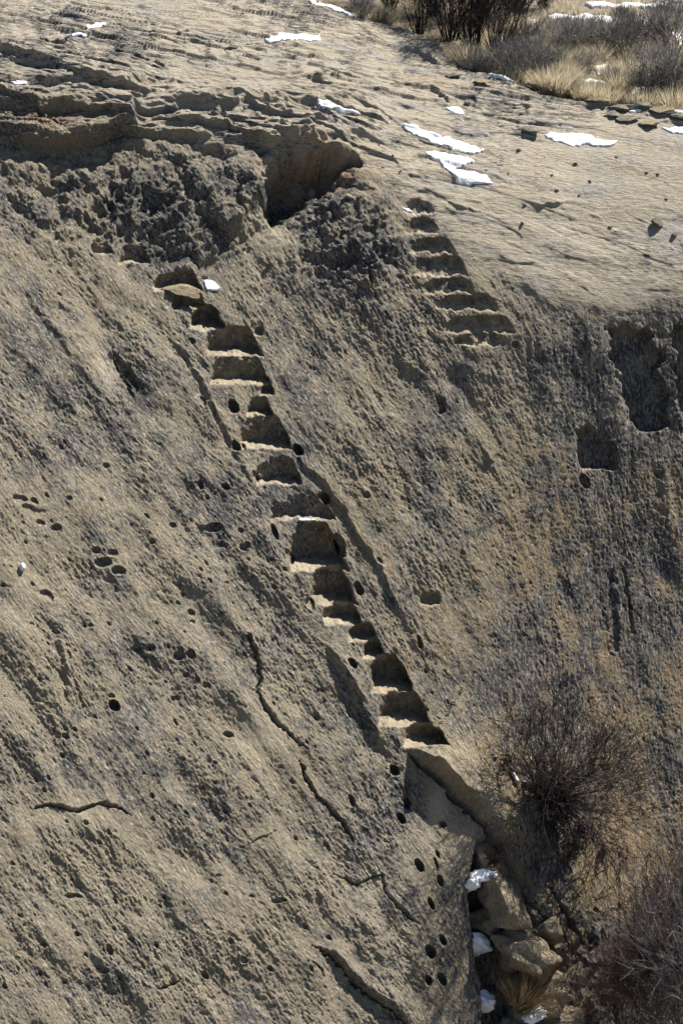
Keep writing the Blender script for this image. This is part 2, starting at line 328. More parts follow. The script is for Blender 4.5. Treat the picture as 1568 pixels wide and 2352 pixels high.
# niches high on the right
mass([(1392,742,30),(1440,738,14),(1500,744,9),(1514,800,9),(1534,925,10),(1528,985,14),(1485,1004,40),(1440,990,60),(1412,930,30),(1398,830,16)], -.15, 16, 4.0)
mass([(1545,742,6),(1640,745,8),(1650,1000,60),(1560,1010,60),(1548,930,10)], -.16, 8, 2.6)
mass([(1322,985,26),(1352,970,20),(1418,1030,30),(1415,1076,4),(1380,1078,3),(1330,1072,6)], -.13)
mass([(1398,1310,5),(1412,1305,5),(1420,1400,5),(1414,1512,8),(1398,1512,6)], -.035, 8, 2.2); mass([(1428,1300,6),(1438,1300,6),(1455,1450,8),(1446,1460,8)], -.05)
mass([(962,1362,8),(1008,1360,8),(1012,1385,4),(975,1388,4)], -.07); mass([(995,905,8),(1020,912,8),(1024,948,6),(1005,950,6)], -.06)
mass([(1495,1085,6),(1530,1080,6),(1520,1105,8)], -.06)
# flake edge of the big slab: the gully beside it drops away
E = [(1140,1915),(1092,1928),(1080,2000),(1075,2062),(1084,2130),(1090,2200),(1108,2262),(1108,2352),(1110,2420)]
def gully():
    sl = box_of(1040, 1420, 1880, 2640); px = GX[sl]+WX[sl]*.5; py = GY[sl]+WY[sl]*.3
    ex = np.interp(py, [1900, 1928, 2000, 2062, 2130, 2200, 2262, 2640], [1150, 1094, 1081, 1076, 1085, 1092, 1108, 1110])
    s_ = px-ex; k = ss((py-1915)/60)
    D[sl] -= k*.62*ss(s_/3.5+.5)*np.exp(-np.maximum(s_-30, 0)/(60+.12*(py-1900)))
    # broken blocky ground on its right side
    blk = ss((s_-60)/60)*ss((1500-px)/120)*ss((py-1980-(px-1150)*.35)/120)
    D[sl] += blk*.05*ridgy(px/62, py/90+px/110, 92, 3)
gully()
# top-right: soil flat lies behind and a little below the rounded rock rim
GB = [(600,-200),(660,-10),(760,18),(835,42),(900,58),(965,80),(1030,125),(1048,158),(1150,182),(1240,212),(1330,228),(1430,248),(1568,266),(1900,300)]
ygb = np.interp(GX+WX, [p_[0] for p_ in GB], [p_[1] for p_ in GB]); soil = ss((ygb-GY)/6+.5)
D[:] = D*(1-soil)+soil*(-.10+.03*fbm(GX/60, GY/22, 3, 96)+.008*fbm(GX/14, GY/6, 2, 97))

# ------------------------------------------------------------------ carving (real cuts: level treads, upright risers, sockets)
P = P0+N0*D[..., None]
def depth_of(P_): return (P_-CAM)@F_
Zs = depth_of(P)
STEPID = np.zeros((NY, NX), np.int16); HOLEID = np.zeros((NY, NX), np.int16); CLEAN = np.zeros((NY, NX))
DIRr = (P-CAM)/Zs[..., None]
def raydir(x, y): return F_+u_of(x)*R_+v_of(y)*U_
def carve_step(sid, xl, xr, yf, yb, ytop, softl=6, softr=4, yfr=None, maxd=.9, wob=1.0):
    """tread front edge at yf, back at yb; riser carries on up to about ytop"""
    global Zs
    yfr = yf if yfr is None else yfr; yt0 = ytop-6
    sl = box_of(xl-12, xr+12, yt0-12, max(yf, yfr)+3)
    a = samp(P0, xl, yf); b = samp(P0, xr, yfr)
    sx_ = (b[2]-a[2])/(b[0]-a[0]); z0 = a[2]-sx_*a[0]
    def hit(x, y):
        d = raydir(x, y); t = (z0+sx_*CAM[0]-CAM[2])/(d[2]-sx_*d[0]); return CAM+t*d
    c = hit(xl, yb); e = hit(xr, yb-(yf-yfr))
    sy_ = (e[1]-c[1])/(e[0]-c[0]); y0 = c[1]-sy_*c[0]
    T_ = samp(P0, (xl+xr)/2, ytop); zt_ = z0+sx_*T_[0]; kk = .30*float(np.clip((T_[1]-(y0+sy_*T_[0]))/max(T_[2]-zt_, .03), 0, 1.2))
    d = DIRr[sl]; nz = .018*wob*fbm(GX[sl]/24, GY[sl]/20, 3, 100+sid)
    tz = (z0+nz-CAM[2]+sx_*CAM[0])/(d[..., 2]-sx_*d[..., 0])
    ty = (y0+nz*1.6-CAM[1]+kk*(CAM[2]-z0))/(d[..., 1]-sy_*d[..., 0]-kk*d[..., 2]+kk*sx_*d[..., 0])
    ty = ty-.10*((GX[sl]-(xl+xr)/2)/((xr-xl)/2))**2*min(1, (xr-xl)/100)*(sid <= 18); tc = np.minimum(tz, ty)
    px, py = GX[sl]+WX[sl]*.9, GY[sl]+WY[sl]*.6
    # right ends follow the fall of the slab, as hand-cut steps do
    hfr = np.clip((yf-py)/max(yf-ytop, 1), 0, 1.2)
    lean = (py-yf)*.42
    inl = 10*hfr**2+8*np.exp(-((hfr-.95)/.25)**2); inr = 5*hfr**3
    m = ss((px-xl-inl-lean*.1)/(softl+9*hfr))*ss((xr+lean-inr-px)/softr)*ss((py-yt0)/11)
    zc = np.clip(tc, Zs[sl], Zs[sl]+maxd)
    new = Zs[sl]+(zc-Zs[sl])*m
    cut = (new-Zs[sl]) > .012
    ids = STEPID[sl]; ids[cut] = sid; CL = CLEAN[sl]
    tread = cut & (tz < ty+.01); CL[tread] = np.maximum(CL[tread], .6); CL[cut & ~tread] = np.maximum(CL[cut & ~tread], .15)
    Zs[sl] = new
LEFT = [  # xl, xr, yf, yb, ytop
 (352,462,668,661,636),(398,474,712,703,672),(438,518,760,742,708),(472,602,818,803,756),(486,620,883,872,822),(594,629,909,902,880),
 (568,632,959,948,916),(556,670,1032,1016,958),(590,694,1115,1104,1056),(622,772,1199,1188,1114),(668,800,1312,1282,1206),(716,822,1392,1364,1250),
 (742,830,1436,1418,1388),(800,866,1474,1460,1440),(832,884,1514,1498,1470),(848,950,1592,1562,1512),(868,990,1668,1642,1596),(928,1012,1716,1696,1664)]
RIGHT = [(918,998,494,486,462),(918,1012,538,526,505),(936,1052,584,572,550),(936,1080,636,624,590),(966,1092,674,664,640),(994,1150,714,703,682),(1013,1186,764,752,731),(1050,1168,795,786,766)]
sid = 1
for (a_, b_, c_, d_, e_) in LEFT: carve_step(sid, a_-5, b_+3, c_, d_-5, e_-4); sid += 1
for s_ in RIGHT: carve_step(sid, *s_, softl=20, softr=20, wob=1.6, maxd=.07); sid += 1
NSTEP = sid-1
NOTCH = [(578,608,771,764,747),(268,346,608,599,552),(205,262,585,578,540),(1328,1418,1080,1068,1040),(960,1012,1390,1383,1362),(1042,1062,789,785,772)]
for s_ in NOTCH: carve_step(60, *s_); 
STEPID[STEPID == 60] = 0
HOLES = [(535,935,12,15),(541,1025,9,12),(558,1026,6,8),(684,1035,12,14),(585,1098,7,15),(748,1143,13,14),(630,1222,8,19),(664,1280,9,19),(781,1252,12,28),
 (712,1386,10,14),(824,1352,9,16),(803,1528,10,13),(905,1770,11,13),(935,1843,7,14),(922,1880,9,14),(1017,1893,8,8),(961,1988,10,15),(1006,1962,5,9),(1000,1985,4,15),(1010,2022,7,13),
 (988,2076,8,15),(1013,2160,9,13),(987,2187,12,16),(980,2253,9,12),(1013,2250,9,15),(962,1476,6,15),(805,1840,6,14),(990,1780,5,6),(262,1622,11,13)]
POCKS = [(197,1891,6,6),(248,2184,8,12),(195,2194,5,5),(92,2236,5,7),(475,2239,9,10),(357,2171,5,7),(240,2231,8,7),(640,2069,17,6),(170,2059,20,7),
 (345,1491,11,9),(410,1508,13,10),(435,1506,9,10),(257,1600,7,6),(347,1571,5,5),(452,1563,5,6),(470,1576,5,8),(107,1363,14,10),(270,1313,17,10),(235,1293,19,12),
 (492,1211,20,9),(398,1206,8,7),(512,1248,6,7),(557,1261,9,9),(567,1254,6,7),(440,1406,10,8),(442,1428,7,6),(350,1246,7,6),(527,1686,13,8),(400,1603,7,6),(427,1551,8,7),
 (207,1438,6,5),(172,1676,6,6),(150,1693,8,8),(627,1351,6,6),(135,678,6,5),(440,788,7,8),(147,1018,5,7),(462,1113,6,10),(517,1120,10,9),(45,1148,20,10),(80,1150,8,8),
 (157,1148,7,6),(245,1068,8,7),(465,923,8,12),(1340,1106,12,17),(870,1290,6,8),(1182,792,9,8),(840,1140,9,8),(505,2010,6,4),(580,2058,7,4),(110,1480,5,6),
 (300,2160,5,6),(620,2225,7,7),(560,2205,8,8),(150,2255,5,5),(470,640,8,6),(650,1310,6,6),(600,1480,5,8),(520,1340,6,5),(95,1200,11,8),(130,1212,12,8),(220,1265,10,8),(258,1272,12,9),
 (118,1375,8,7),(1370,2090,7,6),(1255,2120,6,8)]
for _ in range(150):    # the many unnamed pits
    x = rng.uniform(0, 760); y = rng.uniform(1120, 2340)
    if x > 620 and y < 1500: continue
    r = rng.uniform(2.5, 5.5); POCKS.append((x, y, r, r*rng.uniform(.9, 1.7)))
for _ in range(120):
    x = rng.uniform(780, 1500); y = rng.uniform(780, 1700); r = rng.uniform(2.0, 3.6); POCKS.append((x, y, r, r*rng.uniform(1.2, 2.2)))
def carve_hole(hid, x, y, rx, ry, deep=1.0, tilt=.42):
    global Zs
    sl = box_of(x-rx*2-6, x+rx*2+6, y-ry*2-6, y+ry*2+6)
    px, py = GX[sl]-x+WX[sl]*.25, GY[sl]-y+WY[sl]*.25
    px = px-py*tilt*(ry > rx*.9)*.6
    r = np.hypot(px/rx, py/ry)
    f = np.sqrt(np.clip(1-r**2, 0, 1))
    dz = deep*1.5*min(rx, ry*.9)*MPP*2.0*f**.8
    ids = HOLEID[sl]; ids[(r < 1.0)] = hid
    Zs[sl] = Zs[sl]+dz
    rim = np.exp(-((r-1.12)/.16)**2)*.004; Zs[sl] -= rim
for k, h in enumerate(HOLES): carve_hole(k+1, *h)
for h in POCKS: carve_hole(0, *h, deep=.5)
P = CAM+DIRr*Zs[..., None]
# rework cut faces with a little grain again
P += N0*((STEPID > 0)*.013*fbm(GX/11, GY/22, 3, 140))[..., None]
NF = grid_normals(P)
G3 = rng.normal(size=(4096, 3)); G3 /= np.linalg.norm(G3, axis=1, keepdims=True)
def perlin3(Q, seed=0):
    i = np.floor(Q); f = (Q-i).astype(np.float32); i = i.astype(np.int64); s_ = f*f*f*(f*(f*6-15)+10)
    out = 0
    for a in (0, 1):
        for b in (0, 1):
            for c in (0, 1):
                h = PERM[(PERM[(PERM[(i[..., 0]+a+seed*97) & 4095]+i[..., 1]+b) & 4095]+i[..., 2]+c) & 4095]
                g = G3[h]; d = g[..., 0]*(f[..., 0]-a)+g[..., 1]*(f[..., 1]-b)+g[..., 2]*(f[..., 2]-c)
                wx = s_[..., 0] if a else 1-s_[..., 0]; wy = s_[..., 1] if b else 1-s_[..., 1]; wz = s_[..., 2] if c else 1-s_[..., 2]
                out = out+d*wx*wy*wz
    return out*1.5
Pq_ = P.copy(); k3 = (1-.75*calm)*(1-soil)*(1-.75*CLEAN)*(1-.6*wt_)
w3 = perlin3(Pq_/.19, 1)*.008*(1+2.2*rough_tl)+(.35-1.5*np.abs(perlin3(Pq_/.085, 2)))*.0045*(1+1.5*rough_tl)+(.3-1.5*np.abs(perlin3(Pq_/.036, 3)))*.0052*(1-.8*wt_)
P = P+NF*(w3*k3)[..., None]
NF = grid_normals(P)

def at(x, y, lift=0.0):
    return samp(P, x, y)+samp(N0, x, y)*lift
def mpp(x, y): return samp(Zs, x, y)*HALF/1176.0

# ------------------------------------------------------------------ colour of the rock itself (lichen, varnish, bare sand), plus shade painted on the step cuts
def mixc(a, b, t): return a+(b-a)*t[..., None]
buff = np.array([.385, .332, .245]); pale = np.array([.50, .43, .32]); grey = np.array([.150, .146, .142]); dark = np.array([.062, .062, .064])
ochre = np.array([.30, .195, .07]); bluegrey = np.array([.33, .34, .35]); red = np.array([.40, .235, .125]); soilc = np.array([.27, .22, .16]); lime = np.array([.26, .22, .05])
C = np.broadcast_to(buff, (NY, NX, 3)).copy()
lf = fbm(GX/260, GY/260, 4, 200); mf = fbm(GX/60, GY/70, 3, 210)
C = mixc(C, pale, ss(.45+.6*lf)*.6)
sp1 = framed('mid', 16, 8, lambda x, y: perlin(x, y, 220)+.7*perlin(x*2, y*2, 221))
stain = np.clip(.46+.45*lf+.36*mf+.13*framed('slab', 200, 60, lambda x, y: perlin(x, y, 420))*(1-wr)+.10*wr*framed('right', 260, 44, lambda x, y: perlin(x, y, 421)+.5*perlin(x*2, y*2, 422)), 0, 1)
stain = np.clip(stain+.30*rough_tl+.35*gauss(GX, GY, 820, 580, 110, 90)+.3*gauss(GX, GY, 1480, 900, 100, 180)+.22*wr+.22*gauss(GX, GY, 830, 1600, 45, 120)+.15*gauss(GX, GY, 320, 1080, 220, 160)
     -.35*gauss(GX, GY, 60, 1450, 120, 300)-.3*gauss(GX, GY, 300, 2100, 400, 200)-.38*wt_+.2*wt_*(1-smoothdome)*ss(.5+lf), 0, 1)
bare = np.clip(calm*.9+CLEAN*ss(.9+.8*mf), 0, 1)
stain = stain*(1-.85*bare)
cut_stain_shade = (STEPID > 0)*(1-.6*CLEAN)  # ochre staining and painted-in dark shade on the step cuts, strongest on risers
C = mixc(C, ochre*.8, cut_stain_shade*ss(.5+fbm(GX/16, GY/30, 3, 240))*.6); C = mixc(C, dark, cut_stain_shade*ss(.35+fbm(GX/20, GY/34, 3, 241))*.6)
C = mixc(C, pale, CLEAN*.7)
C = mixc(C, red, np.clip(gauss(GX, GY, 720, 400, 95, 42)*1.4+gauss(GX, GY, 110, 290, 70, 24)*1.1+gauss(GX, GY, 990, 190, 60, 20)*.4, 0, 1)*.8*ss(.9+.7*mf))
C = mixc(C, lime, ss(gauss(GX, GY, 1345, 2030, 50, 70)*1.6+sp1*.9-.75)*.85)
C = mixc(C, dark*1.3, np.clip(gauss(GX, GY, 1407, 1400, 9, 120)+gauss(GX, GY, 1441, 1400, 6, 90)+gauss(GX, GY, 1425, 1260, 30, 60)*.7, 0, 1)*.8)
rb = ss(.35+fbm(GX/22, GY/150, 3, 250))*np.maximum(wr, .5*wm)*ss((GY-900)/300)
C = mixc(C, ochre*1.15, rb*.6); C = mixc(C, np.array([.40, .285, .165]), ss((GX-950)/300)*ss((GY-900)/400)*(1-wt_)*.60)
C = mixc(C, np.array([.39, .27, .18]), gauss(GX, GY, 1320, 1440, 26, 60)*.6+gauss(GX, GY, 1440, 1960, 50, 60)*.3)
C = mixc(C, np.array([.31, .30, .285]), ss(.1+fbm(Pt/.8, Pb/.35, 3, 260))*wt_*.55)
C = mixc(C, soilc*(1+.25*fbm(GX/20, GY/8, 3, 270))[..., None], soil)
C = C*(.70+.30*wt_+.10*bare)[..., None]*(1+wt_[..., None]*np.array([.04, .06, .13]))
C = np.clip(C, .02, .8)

# ------------------------------------------------------------------ materials
def new_mat(name, rough=.9, spec=.2):
    m = bpy.data.materials.new(name); m.use_nodes = True; n = m.node_tree
    b = n.nodes['Principled BSDF']; b.inputs['Roughness'].default_value = rough; b.inputs['Specular IOR Level'].default_value = spec
    return m, n, b
def noise_node(n, scale, detail=4, rough=.6, vec=None):
    t = n.nodes.new('ShaderNodeTexNoise'); t.inputs['Scale'].default_value = scale; t.inputs['Detail'].default_value = detail; t.inputs['Roughness'].default_value = rough
    if vec: n.links.new(vec, t.inputs['Vector'])
    return t
def ramp(n, fac, stops):
    r = n.nodes.new('ShaderNodeValToRGB'); n.links.new(fac, r.inputs[0]); e = r.color_ramp.elements
    e[0].position, e[0].color = stops[0][0], (*stops[0][1], 1); e[1].position, e[1].color = stops[-1][0], (*stops[-1][1], 1)
    for s_ in stops[1:-1]:
        x = e.new(s_[0]); x.color = (*s_[1], 1)
    return r.outputs[0]
def mul(n, a, b, fac=1.0, mode='MULTIPLY'):
    m = n.nodes.new('ShaderNodeMix'); m.data_type = 'RGBA'; m.blend_type = mode; m.inputs[0].default_value = fac
    for s_, v in ((6, a), (7, b)):
        if isinstance(v, tuple): m.inputs[s_].default_value = (*v, 1)
        else: n.links.new(v, m.inputs[s_])
    return m.outputs[2]
def bump(n, b, h, dist, strength=1.0):
    k = n.nodes.new('ShaderNodeBump'); k.inputs['Distance'].default_value = dist; k.inputs['Strength'].default_value = strength
    n.links.new(h, k.inputs['Height']); n.links.new(k.outputs[0], b.inputs['Normal'])
PAR = np.stack([stain, bare, np.clip(wt_+soil, 0, 1)], -1).reshape(-1, 3)
def rock_mat(frm, asp, const=None):
    m, n, b = new_mat('sandstone', .95, .12)
    at_ = n.nodes.new('ShaderNodeAttribute'); at_.attribute_name = 'tint'
    pa = n.nodes.new('ShaderNodeAttribute'); pa.attribute_name = 'wear'
    sep = n.nodes.new('ShaderNodeSeparateColor'); n.links.new(pa.outputs['Color'], sep.inputs[0])
    g = n.nodes.new('ShaderNodeNewGeometry')
    a_, b_ = frm; c_ = np.cross(a_, b_)
    vec = n.nodes.new('ShaderNodeCombineXYZ')
    for k, (ax, sc) in enumerate(((a_, 1/asp), (b_, 1.0), (c_, 1.0))):
        d = n.nodes.new('ShaderNodeVectorMath'); d.operation = 'DOT_PRODUCT'; n.links.new(g.outputs['Position'], d.inputs[0]); d.inputs[1].default_value = tuple(ax*sc)
        n.links.new(d.outputs['Value'], vec.inputs[k])
    vec = vec.outputs[0]
    def M(op, a, b=None, c=None, clamp=False):
        q = n.nodes.new('ShaderNodeMath'); q.operation = op; q.use_clamp = clamp
        for k, v in enumerate((a, b, c)):
            if v is None: continue
            if isinstance(v, (int, float)): q.inputs[k].default_value = v
            else: n.links.new(v, q.inputs[k])
        return q.outputs[0]
    st, ba, tp = sep.outputs[0], sep.outputs[1], sep.outputs[2]
    if const: st = M('ADD', const[1], 0.0); ba = M('ADD', const[2], 0.0)
    keep = M('SUBTRACT', 1.0, M('MULTIPLY', ba, .85))
    def layer(col, prev, scale, gain, sw, off, width, amt, det=3, seed=0.0):
        t = noise_node(n, scale, det, .62, None)
        sh = n.nodes.new('ShaderNodeVectorMath'); sh.operation = 'ADD'; n.links.new(vec, sh.inputs[0]); sh.inputs[1].default_value = (seed, seed*1.7, seed*.3)
        n.links.new(sh.outputs[0], t.inputs['Vector'])
        v = M('MULTIPLY_ADD', t.outputs['Fac'], gain, M('MULTIPLY_ADD', st, sw, off))
        v = M('MULTIPLY', M('DIVIDE', v, width, clamp=True), M('MULTIPLY', keep, amt))
        mx = n.nodes.new('ShaderNodeMix'); mx.data_type = 'RGBA'; n.links.new(v, mx.inputs[0]); n.links.new(prev, mx.inputs[6])
        mx.inputs[7].default_value = (*col, 1); return mx.outputs[2]
    # Fac is centred on 0.5; gain*(Fac) + sw*stain + off
    c = at_.outputs['Color']
    if const:
        rgb = n.nodes.new('ShaderNodeRGB'); rgb.outputs[0].default_value = (*const[0], 1); c = rgb.outputs[0]
    c = layer((.150, .147, .142), c, 27, 4.4, 1.15, -2.62, .5, .80, 5, 3.1)
    c = layer((.30, .19, .075), c, 36, 5.0, .35, -3.0, .5, .6, 3, 9.4)
    c = layer((.33, .345, .36), c, 42, 5.0, .55, -3.20, .5, .75, 3, 17.9)
    c = layer((.058, .058, .060), c, 38, 5.2, 1.25, -3.50, .4, .9, 4, 23.3)
    c = layer((.52, .45, .34), c, 46, 5.2, -.20, -2.95, .4, .8, 3, 31.7)
    f = noise_node(n, 60, 5, .75, vec)
    c = mul(n, c, ramp(n, f.outputs['Fac'], [(.28, (.66, .65, .64)), (.5, (1, 1, 1)), (.72, (1.35, 1.33, 1.3))]))
    n.links.new(c, b.inputs['Base Color'])
    f2 = noise_node(n, 36, 7, .74, vec)
    bs = n.nodes.new('ShaderNodeBump'); bs.inputs['Distance'].default_value = .05
    n.links.new(f2.outputs['Fac'], bs.inputs['Height']); n.links.new(M('MULTIPLY', keep, .95), bs.inputs['Strength']); n.links.new(bs.outputs[0], b.inputs['Normal'])
    return m
def loose_rock_mat(name, c0, c1, c2):
    m, n, b = new_mat(name, .92, .15); g = n.nodes.new('ShaderNodeTexCoord')
    f = noise_node(n, 6, 6, .7, g.outputs['Object']); f2 = noise_node(n, 45, 5, .75, g.outputs['Object'])
    c = mul(n, ramp(n, f.outputs['Fac'], [(.3, c0), (.5, c1), (.7, c2)]), ramp(n, f2.outputs['Fac'], [(.3, (.6, .6, .6)), (.7, (1.3, 1.3, 1.25))]))
    n.links.new(c, b.inputs['Base Color']); bump(n, b, f2.outputs['Fac'], .03, .8); return m
def snow_mat():
    m, n, b = new_mat('old_snow', .55, .3); g = n.nodes.new('ShaderNodeNewGeometry')
    f = noise_node(n, 30, 5, .6, g.outputs['Position'])
    n.links.new(ramp(n, f.outputs['Fac'], [(.25, (.80, .82, .86)), (.6, (.90, .91, .93))]), b.inputs['Base Color'])
    bump(n, b, f.outputs['Fac'], .02, .6); return m
def plant_mat(name, c0, c1, sc=9, trans=0.0):
    # trans: share of light passing through thin blades
    m, n, b = new_mat(name, .8, .12); g = n.nodes.new('ShaderNodeTexCoord')
    f = noise_node(n, sc, 3, .6, g.outputs['Object'])
    col = ramp(n, f.outputs['Fac'], [(.32, c0), (.68, c1)]); n.links.new(col, b.inputs['Base Color'])
    if trans:
        t = n.nodes.new('ShaderNodeBsdfTranslucent'); n.links.new(col, t.inputs[0]); mx = n.nodes.new('ShaderNodeMixShader'); mx.inputs[0].default_value = trans
        n.links.new(b.outputs[0], mx.inputs[1]); n.links.new(t.outputs[0], mx.inputs[2]); n.links.new(mx.outputs[0], n.nodes['Material Output'].inputs[0])
    return m
M_ROCK = rock_mat(FR['mid'], 2.5); M_SLAB = rock_mat(FR['slab'], 2.5); M_WALL = rock_mat(FR['right'], 2.9); M_TOP = rock_mat(FR['top'], 3.6); M_SNOW = snow_mat()
M_BLOCK = rock_mat(FR['mid'], 1.4, ((.33, .265, .175), .36, .25))
M_STONE = loose_rock_mat('weathered_stone', (.10, .095, .085), (.19, .175, .145), (.27, .24, .19))
M_TWIG = plant_mat('dark_twigs', (.018, .015, .015), (.060, .048, .048))
M_TWIGR = plant_mat('reddish_twigs', (.06, .035, .032), (.15, .10, .09))
M_GREYW = plant_mat('grey_twigs', (.11, .105, .105), (.31, .29, .275))
M_SAGE = plant_mat('sage_grey', (.18, .17, .155), (.44, .41, .35))
M_STRAW = plant_mat('straw', (.42, .35, .23), (.72, .65, .49), 9, .5)
M_RUST = plant_mat('rusty_grass', (.13, .075, .05), (.36, .27, .15), 14, .25)

def unit(v): return v/(np.linalg.norm(v)+1e-9)
# ------------------------------------------------------------------ object helpers
def tag(o, label=None, cat=None, group=None, kind=None):
    if label: o['label'] = label
    if cat: o['category'] = cat
    if group: o['group'] = group
    if kind: o['kind'] = kind
    return o
def make_mesh(name, V, Fc, mat, smooth=True, normals=None, tint=None, wear=None):
    me = bpy.data.meshes.new(name); V = np.ascontiguousarray(V, np.float32); Fc = np.ascontiguousarray(Fc, np.int32)
    k = Fc.shape[1]
    me.vertices.add(len(V)); me.vertices.foreach_set('co', V.ravel())
    me.loops.add(Fc.size); me.loops.foreach_set('vertex_index', Fc.ravel())
    me.polygons.add(len(Fc)); me.polygons.foreach_set('loop_start', np.arange(0, Fc.size, k, dtype=np.int32))
    me.polygons.foreach_set('use_smooth', np.full(len(Fc), smooth))
    me.update(calc_edges=True); me.materials.append(mat)
    if tint is not None:
        a = me.color_attributes.new('tint', 'FLOAT_COLOR', 'POINT')
        a.data.foreach_set('color', np.concatenate([tint, np.ones((len(V), 1))], 1).astype(np.float32).ravel())
    if wear is not None:
        a = me.color_attributes.new('wear', 'FLOAT_COLOR', 'POINT')
        a.data.foreach_set('color', np.concatenate([wear, np.ones((len(V), 1))], 1).astype(np.float32).ravel())
    if normals is not None: me.normals_split_custom_set_from_vertices(normals.astype(np.float32))
    return me
def obj(name, me, parent=None, loc=None):
    o = bpy.data.objects.new(name, me); COL.objects.link(o)
    if parent is not None: o.parent = parent
    if loc is not None: o.location = loc
    return o
# sheets cut from the surface grid by a face mask
IDX = np.arange(NY*NX).reshape(NY, NX)
QF = np.stack([IDX[:-1, :-1], IDX[1:, :-1], IDX[1:, 1:], IDX[:-1, 1:]], -1)
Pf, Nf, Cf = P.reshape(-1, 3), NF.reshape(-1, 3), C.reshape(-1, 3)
def sheet_from(name, fmask, mat=None, extraV=None, parent=None):
    q_ = QF[fmask]; u, inv = np.unique(q_, return_inverse=True)
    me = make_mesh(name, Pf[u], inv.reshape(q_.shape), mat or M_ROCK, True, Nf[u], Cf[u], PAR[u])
    if mat is None:
        me.materials.append(M_SLAB); me.materials.append(M_WALL)
        fw = (wr+.30*perlin(GX/14, GY/40, 410))[:-1, :-1][fmask] > .5; fs = (wsl+.35*perlin(GX/16, GY/16, 411))[:-1, :-1][fmask] > .5
        me.polygons.foreach_set('material_index', np.where(fw, 2, np.where(fs, 1, 0)).astype(np.int32))
    return obj(name, me, parent)
FX = GX[:-1, :-1]; FY = GY[:-1, :-1]
face_step = np.maximum(np.maximum(STEPID[:-1, :-1], STEPID[1:, 1:]), np.maximum(STEPID[1:, :-1], STEPID[:-1, 1:]))
face_hole = HOLEID[:-1, :-1]
face_soil = soil[:-1, :-1] > .5
face_top = (GY < yl+15)[:-1, :-1] & ~face_soil & (face_step == 0)
rest = ~face_soil & ~face_top & (face_step == 0) & (face_hole == 0)
cliff = tag(sheet_from('cliff_face', rest), kind='structure')
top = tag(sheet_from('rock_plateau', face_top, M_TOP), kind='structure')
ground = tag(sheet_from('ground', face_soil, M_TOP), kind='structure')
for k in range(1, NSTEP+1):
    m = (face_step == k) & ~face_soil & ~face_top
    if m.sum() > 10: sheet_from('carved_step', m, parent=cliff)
for k in range(1, len(HOLES)+1):
    m = (face_hole == k) & (face_step == 0) & ~face_soil & ~face_top
    if m.sum() > 4: sheet_from('socket_hole', m, parent=cliff)

# land beyond the detailed part: one coarse apron running on in every direction
def apron():
    V, Fq, Tn, Mi = [], [], [], []
    def strip(edge, cols, offs, mi, rev=False):
        base = len(V); n = len(edge)
        for o_ in offs:
            for k, e in enumerate(edge): V.append(e+np.array(o_(e, k))); Tn.append(cols[k])
        for r in range(len(offs)-1):
            for k in range(n-1):
                a = base+r*n+k; f = (a, a+1, a+1+n, a+n); Fq.append(f[::-1] if rev else f); Mi.append(mi)
    pick = lambda n, s=12: list(range(0, n-1, s))+[n-1]
    z0 = lambda e, k: (0, 0, 0)
    def side(col, inner, sg):
        ii = pick(NY); e = P[ii, col]; d = e-P[ii, inner]; d /= np.linalg.norm(d, axis=1, keepdims=True)
        n_ = len(d); kk_ = np.exp(-((np.arange(n_)[:, None]-np.arange(n_)[None])/16.0)**2); d = kk_@d/kk_.sum(1, keepdims=True)
        bulge = [.5*math.sin(k*.31)+.3*math.sin(k*.77+1) for k in range(n_)]
        avg = C[ii][:, (slice(0, 12) if sg < 0 else slice(-12, None))].mean(1)
        avg = (avg+np.roll(avg, 2, 0)+np.roll(avg, -2, 0))/3
        offs = [z0, lambda e_, k: d[k]*4, lambda e_, k: d[k]*10+np.array([sg*4, -bulge[k], 0]), lambda e_, k: (sg*60, 12, 0), lambda e_, k: (sg*500, 60, 0), lambda e_, k: (sg*1800, 200, 0)]
        strip(e, avg, offs, 0, sg < 0)
        return [e[0]+np.array(o_(e[0], 0)) for o_ in offs[1:]], avg[0]
    lt, lc = side(0, 5, -1); rt_, rc = side(-1, -6, 1)
    ii = pick(NX); T = list(lt[::-1])+list(P[0, ii])+list(rt_)
    cm = C[0:10].mean(0); cols = [cm[0]]*len(lt)+[cm[i_] for i_ in ii]+[cm[-1]]*len(rt_)
    strip(T, cols, [z0, lambda e, k: (0, 6, .12), lambda e, k: (0, 40, .3), lambda e, k: (0, 400, -2), lambda e, k: (0, 2400, -20)], 1)
    zb = P[-1, :, 2].min()
    strip(list(P[-1, pick(NX)]), [C[-1].mean(0)]*len(pick(NX)), [z0, lambda e, k: (0, -1.2, -2.0), lambda e, k: (e[0], -5, zb-5-e[2]), lambda e, k: (e[0]*6, -60, zb-7-e[2]), lambda e, k: (e[0]*90, -900, zb-9-e[2])], 0, True)
    me = make_mesh('terrain', np.array(V), np.array(Fq), M_SLAB, True, None, np.array(Tn), np.broadcast_to(np.array([.45, .1, 0]), (len(V), 3)))
    me.materials.append(M_TOP); me.polygons.foreach_set('material_index', np.array(Mi, np.int32))
    return tag(obj('terrain', me), kind='structure')
apron()

